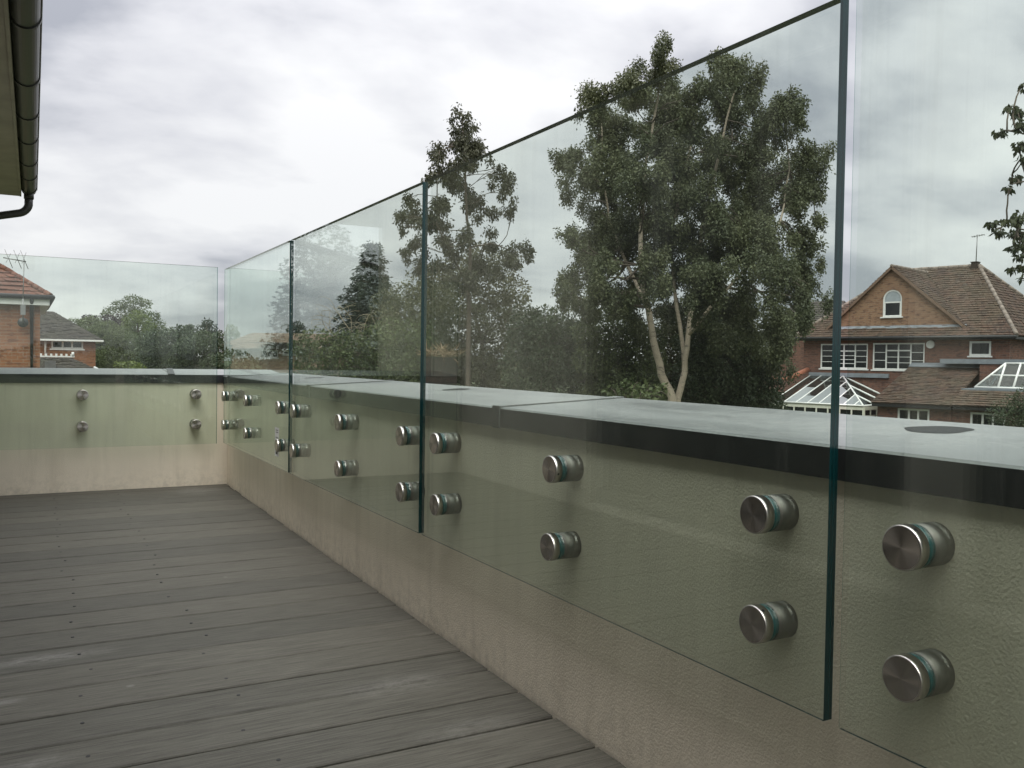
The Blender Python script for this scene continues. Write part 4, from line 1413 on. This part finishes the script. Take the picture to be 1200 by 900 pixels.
def plant(name, base_px, depth, clumps_px, spread, leaf, density, mat_, label, cat, group=None, bark='brown_bark', trunk_r=.1, droop=.3, shell=.5, string=0, aspect=.55, trunks=None, crown_name='foliage', stem_name='stem', twigs=2, limb_bark=None, splinter=None):
    limb_m = 1 if limb_bark else 0
    base = at(base_px[0], base_px[1], depth)
    root = empty(name, (base.x, base.y, GZ), label=label, cat=cat, group=group)
    cl = pix_clumps(clumps_px, depth, spread)
    if splinter:
        k, f_ = splinter
        cl = [(c + Vector((random.gauss(0, .58) * r[0], random.gauss(0, .58) * r[1], random.gauss(0, .58) * r[2])),
               tuple(q * f_ * random.uniform(.6, 1.35) for q in (r[0], r[1], r[2] * 1.35))) for c, r in cl for _ in range(k)]
    # trunk and limbs
    tb = MB()
    top = max(c[0].z for c in cl)
    mains = []
    if trunks is None:
        hi = max(cl, key=lambda c: c[0].z)[0]
        pts = limb(tb, (base.x, base.y, GZ), hi, trunk_r, trunk_r * .12, .06, 10)
        mains.append(pts)
    else:
        for path, r0, r1 in trunks:
            pts = [Vector(p) for p in path]
            # smooth by subdividing
            fine = []
            for i in range(len(pts) - 1):
                for k in range(3):
                    fine.append(pts[i].lerp(pts[i + 1], k / 3) + Vector([random.uniform(-.012, .012) for _ in range(3)]))
            fine.append(pts[-1])
            rad = [r0 + (r1 - r0) * i / (len(fine) - 1) for i in range(len(fine))]
            tb.tube(fine, rad, 9)
            mains.append(fine)
    allp = [(p, 1 - i / len(m_)) for m_ in mains for i, p in enumerate(m_)]
    pool = [q for q in cl if not splinter or q[0].z > 1.6]
    for c, r in (cl if not splinter else random.sample(pool, len(pool) // (7 if splinter[0] > 5 else 3))):
        best = min(allp, key=lambda q: (q[0] - c).length + max(0, q[0].z - c.z + .2) * (.25 if limb_bark else 1.2))
        rr = max(.008, trunk_r * .28 * (.3 + best[1]))
        ept = limb(tb, best[0], c, rr, .006, .22, 5, 5, -.04, limb_m)
        for _ in range(twigs):
            e = c + Vector((random.uniform(-1, 1) * r[0], random.uniform(-1, 1) * r[1], random.uniform(-1, .8) * r[2])) * .85
            limb(tb, ept[random.randrange(2, len(ept))], e, .009, .003, .2, 3, 4, 0, limb_m)
    loc_to(root, tb).build(stem_name, [M[bark], M[limb_bark or bark]], root)
    p, a, s, t = clump_leaves(cl, leaf, density, droop, shell, string)
    leaf_mesh(crown_name, rebase(root, p), a, s, t, M[mat_], root, aspect)
    return root


# --- the birch
BD = 15.0
birch = [(779, 54, 9, 10), (776, 66, 14, 12), (772, 84, 24, 16), (748, 98, 24, 14), (716, 102, 10, 9), (733, 118, 20, 12),
         (842, 96, 30, 22), (850, 122, 28, 22), (880, 100, 12, 26), (868, 80, 8, 8), (815, 108, 14, 18),
         (922, 118, 20, 18), (908, 145, 28, 26), (935, 130, 10, 12),
         (700, 128, 14, 20), (735, 145, 32, 24), (785, 130, 28, 28), (775, 165, 30, 24), (715, 165, 22, 22),
         (676, 178, 20, 12), (660, 184, 9, 10), (688, 200, 20, 18), (668, 200, 8, 14),
         (740, 195, 34, 26), (800, 190, 34, 30), (850, 165, 34, 28), (890, 185, 32, 26), (843, 200, 28, 22),
         (942, 178, 18, 16), (957, 190, 9, 18), (928, 208, 26, 22), (945, 210, 16, 16), (900, 215, 24, 20),
         (700, 236, 24, 24), (752, 240, 34, 28), (790, 232, 26, 22), (828, 240, 34, 30), (880, 238, 34, 26), (935, 236, 22, 18),
         (674, 275, 14, 9), (692, 282, 24, 20), (735, 285, 34, 26), (785, 282, 28, 26), (850, 285, 38, 30), (905, 275, 30, 26), (958, 258, 7, 10), (950, 288, 11, 10), (938, 272, 14, 14),
         (676, 322, 16, 22), (705, 325, 26, 24), (738, 325, 20, 24), (800, 325, 26, 26), (845, 330, 32, 26), (895, 325, 30, 30), (935, 320, 18, 26),
         (662, 345, 8, 18), (690, 358, 20, 16), (860, 365, 26, 22), (905, 370, 24, 28), (940, 362, 14, 28), (925, 400, 18, 24), (903, 412, 14, 22), (945, 330, 12, 22),
         (725, 352, 18, 18), (745, 372, 14, 16), (775, 335, 16, 20), (785, 362, 12, 14), (830, 372, 18, 16), (700, 300, 22, 18), (765, 205, 26, 20), (815, 150, 22, 16), (870, 260, 26, 20), (720, 270, 22, 18), (790, 265, 22, 16), (830, 290, 22, 18), (850, 395, 20, 14), (880, 400, 16, 12), (815, 345, 20, 18), (765, 300, 18, 16), (845, 350, 22, 18)]
B0 = at(790, 475, BD); B0.z = GZ
tr_l = [B0, at(788, 466, BD), at(776, 440, BD), at(766, 400, BD), at(759, 360, BD), at(750, 310, BD - .2), at(752, 255, BD), at(757, 190, BD + .3), at(770, 120, BD + .3), at(778, 62, BD + .2)]
tr_r = [B0, at(794, 467, BD + .1), at(802, 435, BD + .2), at(806, 395, BD + .3), at(815, 340, BD + .5), at(822, 270, BD + .6), at(838, 200, BD + .5), at(852, 140, BD + .4), at(868, 85, BD + .3)]
tr_m = [at(802, 435, BD + .2), at(800, 400, BD + .5), at(790, 340, BD + .8), at(785, 280, BD + .8), at(800, 210, BD + .7), at(815, 150, BD + .6), at(820, 100, BD + .6)]
tr_s = [at(806, 395, BD + .3), at(840, 350, BD), at(880, 310, BD - .3), at(915, 260, BD - .3), at(925, 200, BD), at(920, 130, BD)]
tr_t = [at(759, 360, BD), at(735, 310, BD + .4), at(715, 260, BD + .6), at(705, 200, BD + .5), at(705, 140, BD + .5)]
plant('birch_tree', (790, 475), BD, birch, 1.6, .048, .33, 'leaf_birch', 'tall twin trunked birch tree with pale bark behind the glass', 'tree', bark='birch_bark', trunk_r=.095, droop=.45, shell=.15, string=4,
      trunks=[(tr_l, .085, .010), (tr_r, .068, .010), (tr_m, .045, .010), (tr_s, .034, .008), (tr_t, .034, .008)], limb_bark='brown_bark', splinter=(11, .40), crown_name='crown', stem_name='trunk')

# --- the gum tree
ED = 18.0
euc = [(540, 134, 12, 10), (545, 150, 15, 12), (552, 168, 18, 12), (562, 182, 18, 9), (532, 178, 14, 12), (514, 176, 9, 10), (518, 196, 12, 12), (543, 192, 18, 8), (508, 208, 10, 8),
       (585, 195, 8, 10), (588, 212, 9, 14), (584, 228, 10, 8), (550, 220, 12, 16), (528, 214, 18, 12), (518, 238, 16, 14), (482, 232, 9, 7), (493, 250, 14, 12), (508, 262, 18, 9), (553, 246, 12, 12),
       (575, 252, 12, 7), (597, 242, 10, 8), (478, 262, 9, 12), (486, 285, 10, 10), (522, 282, 16, 10), (548, 275, 12, 12), (580, 284, 16, 8), (608, 290, 13, 8), (620, 292, 6, 8), (600, 306, 14, 8), (528, 304, 18, 8), (494, 302, 10, 10), (560, 312, 16, 10), (583, 318, 12, 8), (475, 298, 6, 8), (540, 320, 20, 12)]
e0 = at(549, 440, ED); e0.z = GZ
et = [e0, at(549, 400, ED), at(549, 340, ED), at(551, 290, ED), at(546, 240, ED), at(545, 190, ED), at(541, 130, ED)]
eb = [at(549, 340, ED), at(530, 300, ED - .4), at(512, 262, ED - .6), at(512, 215, ED - .5), at(515, 176, ED - .4)]
ec = [at(551, 290, ED), at(575, 285, ED + .3), at(605, 295, ED + .3)]
plant('gum_tree', (549, 440), ED, euc, 1.0, .075, .75, 'leaf_euc', 'tall slender gum tree with sparse drooping leaves rising above the glass edge', 'tree', trunk_r=.045, droop=.6, shell=.1, string=2, aspect=.46,
      trunks=[(et, .06, .008), (eb, .024, .006), (ec, .02, .006)], splinter=(4, .55), limb_bark='brown_bark', crown_name='crown', stem_name='trunk')


# --- spruces: tiers of needle sprays on drooping boughs
def spruce(px, top_y, base_y, half_w, depth, label, mat_='leaf_conifer', tiers=16, group=None, leaf=.11, dens=1.0):
    top = at(px, top_y, depth); bot = at(px, base_y, depth)
    root = empty('spruce_tree', (top.x, top.y, GZ), label=label, cat='tree', group=group)
    tb = MB(); tb.tube([(0, 0, 0), (0, 0, top.z - GZ)], [.14, .01], 7)
    W = half_w * depth / F_PX
    P_, A_, S_ = [], [], []
    H = top.z - bot.z
    for i in range(tiers):
        t = (i + .5) / tiers
        z = top.z - GZ - H * t
        nb = int(5 + 6 * t)
        for k in range(nb):
            an_ = 2 * math.pi * (k + random.random() * .7) / nb
            ln = W * (t ** .95) * random.uniform(.62, 1.12) + .08
            e = Vector((math.cos(an_) * ln, math.sin(an_) * ln, z - ln * random.uniform(.12, .3)))
            s0 = Vector((0, 0, z))
            tb.tube([s0, s0.lerp(e, .5) + Vector((0, 0, -.04)), e + Vector((0, 0, .06))], [.02, .012, .004], 4)
            m = int((60 + ln * 200) * dens)
            u = RNG.random(m) ** .8
            p = np.array(s0)[None] + (np.array(e - s0))[None] * u[:, None]
            wd = .12 * (1 - u * .6)
            p += RNG.normal(size=(m, 3)) * np.stack([wd, wd, wd * .5], 1)
            p[:, 2] -= np.abs(RNG.normal(size=m)) * .07
            d = np.array(e - s0) / max(.01, (e - s0).length)
            P_.append(p); A_.append(RNG.normal(size=(m, 3)) * .5 + d * .9 + [0, 0, -.35]); S_.append(RNG.uniform(.7, 1.2, m) * leaf)
    tb.build('trunk', M['brown_bark'], root)
    P_ = np.concatenate(P_)
    leaf_mesh('crown', P_, np.concatenate(A_), np.concatenate(S_), np.clip(RNG.normal(size=len(P_)) * .25 + .45, 0, 1), M[mat_], root, .3)
    return root


spruce(437, 282, 412, 62, 24, 'dark pointed spruce tree seen through the glass left of the gum tree')


def px_hedge(x0, x1, top, bot, rx, ry, rnd=1.0):
    """rows of lumps filling a hedge whose top follows the list of (x, y)"""
    res = []
    x = x0
    while x < x1 + rx * .5:
        ty = np.interp(x, [p[0] for p in top], [p[1] for p in top])
        y = ty + ry * .6
        while y < bot:
            res.append((x + random.uniform(-.35, .35) * rx, y + random.uniform(-.25, .25) * ry, rx * random.uniform(.95, 1.4), ry * random.uniform(.95, 1.4)))
            y += ry * 1.15
        x += rx * 1.1
    return res


plant('shrub', (440, 450), 19, px_hedge(352, 500, [(345, 402), (372, 388), (400, 392), (440, 385), (480, 378), (500, 380)], 605, 14, 13), .7, .075, .42, 'leaf_mid', 'broad mid green shrub below the spruce, through the middle panel', 'shrub', trunk_r=.06)
plant('evergreen_tree', (575, 445), 19.8, px_hedge(512, 612, [(500, 330), (520, 312), (545, 300), (575, 300), (600, 318), (616, 360)], 590, 17, 17), 1.0, .07, .5, 'leaf_olive', 'dense rounded evergreen tree around the gum tree trunk', 'tree', trunk_r=.12, crown_name='crown', stem_name='trunk')
plant('evergreen_tree', (478, 430), 21, px_hedge(455, 512, [(450, 350), (470, 335), (490, 320), (512, 318)], 440, 16, 16), .7, .07, .5, 'leaf_olive', 'olive green evergreen tree between the spruce and the panel joint', 'tree', trunk_r=.1, crown_name='crown', stem_name='trunk')
plant('hedge', (640, 460), 17, px_hedge(604, 700, [(600, 378), (622, 362), (640, 366), (662, 374), (690, 372), (705, 375)], 640, 14, 13), .5, .065, .5, 'leaf_dark', 'dark clipped hedge left of the birch trunk', 'hedge', trunk_r=.05)
plant('shrub', (725, 460), 16.6, px_hedge(690, 775, [(680, 385), (705, 372), (735, 375), (760, 385), (780, 400)], 640, 14, 13), .4, .06, .8, 'leaf_mid', 'green shrub with yellowish tips left behind the birch trunk', 'shrub', trunk_r=.05)
plant('shrub', (860, 470), 16.8, px_hedge(806, 900, [(800, 400), (825, 372), (850, 378), (880, 392), (905, 412)], 640, 15, 14), .5, .07, .95, 'leaf_dark', 'large dark leaved laurel shrub right of the birch trunk', 'shrub', trunk_r=.05, aspect=.5)
plant('shrub', (838, 400), 18.5, px_hedge(775, 885, [(790, 372), (815, 352), (845, 350), (880, 372)], 615, 14, 13), .4, .06, .8, 'leaf_olive', 'yellow green shrub showing above the laurel under the birch crown', 'shrub', trunk_r=.05)
plant('shrub', (745, 460), 13, px_hedge(722, 775, [(715, 454), (745, 450), (780, 453)], 700, 9, 8), .3, .075, .35, 'leaf_mid', 'low glossy leaved bush just behind the coping by the birch trunk', 'bush', trunk_r=.03, aspect=.6)

for (x, ty, hw, lab) in ((628, 360, 16, 'small bushy spruce at left end of the hedge'), (650, 366, 14, 'second small spruce along the hedge, middle of three'), (672, 372, 14, 'small spruce in the hedge closest to the birch crown')):
    spruce(x, ty, 440, hw, 19.5, lab, 'leaf_dark', 9, 'small spruces along the hedge', .09, .7)

# right hand shrubs in front of the brick house
plant('shrub', (1180, 490), 24, px_hedge(1168, 1235, [(1160, 490), (1185, 466), (1215, 455)], 575, 10, 10), .4, .06, .3, 'leaf_dark', 'dark shrub in front of the low tiled roof at the right edge', 'shrub', trunk_r=.04)

# --- leafy branch hanging in from the right: a cherry tree that stands outside the photo
CD = 7.5
cherry = [(1193, 130, 9, 6), (1196, 145, 8, 8), (1183, 126, 8, 4), (1172, 155, 9, 4), (1195, 170, 6, 8), (1197, 185, 5, 5), (1190, 208, 8, 4), (1182, 220, 6, 3), (1198, 100, 4, 4),
          (1162, 262, 8, 4), (1178, 258, 7, 4), (1192, 255, 8, 9), (1172, 272, 8, 4), (1190, 272, 9, 7), (1196, 285, 6, 8), (1187, 290, 6, 4), (1196, 300, 6, 4), (1185, 314, 7, 3), (1197, 312, 6, 4), (1199, 325, 4, 4),
          (1215, 140, 12, 10), (1225, 170, 14, 12), (1215, 220, 12, 10), (1220, 265, 14, 12), (1225, 300, 14, 12), (1245, 200, 18, 16), (1250, 250, 18, 18), (1240, 110, 16, 14), (1260, 150, 20, 18), (1270, 300, 18, 16), (1285, 220, 22, 22), (1300, 120, 24, 22), (1310, 170, 24, 24), (1330, 270, 24, 22)]
c0 = at(1320, 470, CD); c0.z = GZ
ct = [c0, at(1318, 400, CD), at(1308, 320, CD), at(1300, 240, CD), at(1295, 150, CD), at(1290, 90, CD)]
c1 = [at(1308, 320, CD), at(1270, 295, CD), at(1225, 275, CD), at(1180, 262, CD)]
c2 = [at(1300, 240, CD), at(1260, 190, CD), at(1220, 160, CD), at(1180, 152, CD)]
c3 = [at(1300, 240, CD), at(1250, 220, CD), at(1215, 208, CD), at(1185, 216, CD)]
plant('cherry_tree', (1320, 470), CD, cherry, .25, .055, 1.7, 'leaf_cherry', 'leafy cherry tree whose branch tips hang in at the right edge', 'tree', trunk_r=.07, droop=.8, shell=.05, aspect=.5,
      trunks=[(ct, .09, .02), (c1, .02, .004), (c2, .02, .004), (c3, .018, .004)], crown_name='crown', stem_name='trunk', twigs=1)

# --- left hand trees
plant('oak_tree', (155, 430), 78, [(156, 352, 12, 7), (140, 357, 9, 6), (170, 356, 8, 6), (130, 364, 9, 6), (150, 362, 12, 6), (180, 370, 8, 6), (186, 380, 8, 6), (122, 368, 5, 4), (165, 368, 12, 7), (175, 382, 10, 7), (150, 375, 14, 8), (188, 386, 6, 4), (140, 385, 14, 8)], 1.2, .17, 0.84, 'leaf_mid', 'large pale green domed tree standing tallest on the far left skyline', 'tree', trunk_r=.3, shell=.3, crown_name='crown', stem_name='trunk')
plant('beech_tree', (120, 425), 72, [(102, 371, 6, 3), (115, 374, 9, 4), (128, 374, 8, 5), (138, 376, 8, 6), (108, 378, 8, 4), (125, 382, 12, 6), (142, 384, 8, 8), (95, 376, 4, 3), (140, 392, 10, 8)], 1.0, .14, 1.00, 'leaf_purple', 'dark purple beech tree left of the pale domed tree', 'tree', trunk_r=.2, crown_name='crown', stem_name='trunk')
plant('ash_tree', (162, 425), 66, [(160, 368, 8, 5), (152, 376, 9, 7), (168, 374, 8, 6), (160, 384, 14, 8), (175, 384, 8, 7), (148, 388, 8, 8), (180, 392, 8, 7), (163, 396, 16, 8)], .9, .13, 1.00, 'leaf_bright', 'bright yellow green tree in front of the pale domed tree', 'tree', trunk_r=.18, crown_name='crown', stem_name='trunk')
plant('shrub', (135, 435), 61, px_hedge(92, 180, [(88, 378), (105, 377), (130, 380), (150, 395), (185, 402)], 470, 11, 9), 1.2, .10, 1.00, 'leaf_mid', 'rambling mid green tree mass right of the dark grey roof', 'tree', trunk_r=.12)
plant('hedge', (215, 435), 33, px_hedge(172, 262, [(165, 398), (185, 390), (200, 388), (225, 388), (245, 392), (265, 396)], 525, 11, 9), .8, .09, 1.00, 'leaf_dark', 'tall dark green hedge behind the far glass panel', 'hedge', trunk_r=.1)
plant('shrub', (152, 435), 28, [(140, 429, 8, 5), (152, 427, 9, 5), (163, 430, 8, 4)], .3, .09, 0.80, 'leaf_bright', 'small yellow green bush in front of the dark hedge', 'bush', trunk_r=.04)
spruce(222, 379, 410, 7, 44, 'small narrow spruce poking above the dark hedge', 'leaf_dark', 8, None, .14, .5)
plant('yew_tree', (243, 420), 42, [(243, 378, 6, 5), (237, 386, 8, 6), (248, 386, 8, 6), (243, 394, 14, 7), (255, 396, 7, 6), (232, 396, 7, 6)], .7, .12, 1.10, 'leaf_conifer', 'dark domed yew tree at the right end of the dark hedge', 'tree', trunk_r=.15, crown_name='crown', stem_name='trunk')
plant('yew_tree', (347, 420), 58, [(347, 381, 8, 5), (352, 386, 7, 5), (343, 388, 7, 5), (350, 394, 8, 5), (344, 400, 7, 5)], .7, .14, 1.10, 'leaf_conifer', 'small dark domed tree just right of the corner panel joint', 'tree', trunk_r=.15, crown_name='crown', stem_name='trunk')
plant('maple_tree', (271, 420), 60, [(271, 384, 6, 4), (268, 390, 5, 4), (275, 390, 7, 4), (272, 396, 9, 5)], .7, .15, 1.00, 'leaf_mid', 'small round tree behind the tan roof at the deck corner', 'tree', trunk_r=.15, crown_name='crown', stem_name='trunk')

plant('evergreen_tree', (-240, 430), 15.2, [(-240, 400, 70, 60), (-250, 340, 70, 60), (-235, 290, 60, 55), (-215, 350, 50, 60), (-285, 380, 60, 60), (-240, 240, 45, 45), (-285, 300, 40, 50), (-190, 420, 50, 60), (-325, 380, 50, 60), (-335, 320, 45, 50), (-320, 430, 50, 50), (-330, 270, 40, 40)], .5, .10, .6, 'leaf_conifer', 'out of view evergreen tree, added for its dark reflection in the glass', 'tree', trunk_r=.15, crown_name='crown', stem_name='trunk')  # unseen tree added so the glass mirrors something dark beyond the house

# dead twiggy bush in front of the spruce
p0 = at(425, 440, 20.6)
ds_ = empty('dead_shrub', (p0.x, p0.y, GZ), label='bare pale twiggy dead bush in front of the spruce', cat='shrub')
mb = MB()
for k in range(15):
    e = at(random.uniform(376, 474), random.uniform(352, 396), 20.6 + random.uniform(-.5, .5))
    s_ = e.lerp(at(425 + random.uniform(-20, 20), 425, 20.6), random.uniform(.55, .8))
    if k < 2: s_ = Vector((p0.x + random.uniform(-.3, .3), p0.y, GZ))
    pts = limb(mb, s_, e, .014, .004, .5, 7, 5, .1)
    for _ in range(6):
        q = pts[random.randrange(2, len(pts))]
        limb(mb, q, q + Vector((random.uniform(-.4, .4), random.uniform(-.4, .4), random.uniform(-.25, .3))), .007, .003, .5, 4, 4)
loc_to(ds_, mb).build('twigs', M['dead_twig'], ds_)

# straw on the pillar
n = 260
pt = np.stack([RNG.uniform(-.16, .2, n), RNG.uniform(-.16, .16, n), np.full(n, zt) + RNG.uniform(-.02, .05, n)], 1)
leaf_mesh('straw', pt, RNG.normal(size=(n, 3)) * [1, 1, .45] + [0, 0, .35], RNG.uniform(.06, .2, n), RNG.random(n), M['leaf_dry'], pl, .08)

# far wooded skyline all round
tl = []
for k in range(150):
    a = 2 * math.pi * k / 150 + random.uniform(-.01, .01)
    d = random.uniform(150, 185)
    h = random.uniform(1.9, 3.6)
    tl.append(((math.sin(a) * d, math.cos(a) * d, GZ + h * .75), (5.5, 5.5, h)))
p, a, s, t = clump_leaves(tl, .62, .55, .2, .6)
o = leaf_mesh('treeline', p, a, s, t, M['leaf_dark'], None, .7, kind='stuff')
o['label'] = 'far low wooded skyline beyond the gardens'
print('objects', len(bpy.data.objects), 'polys', sum(len(m.polygons) for m in bpy.data.meshes))
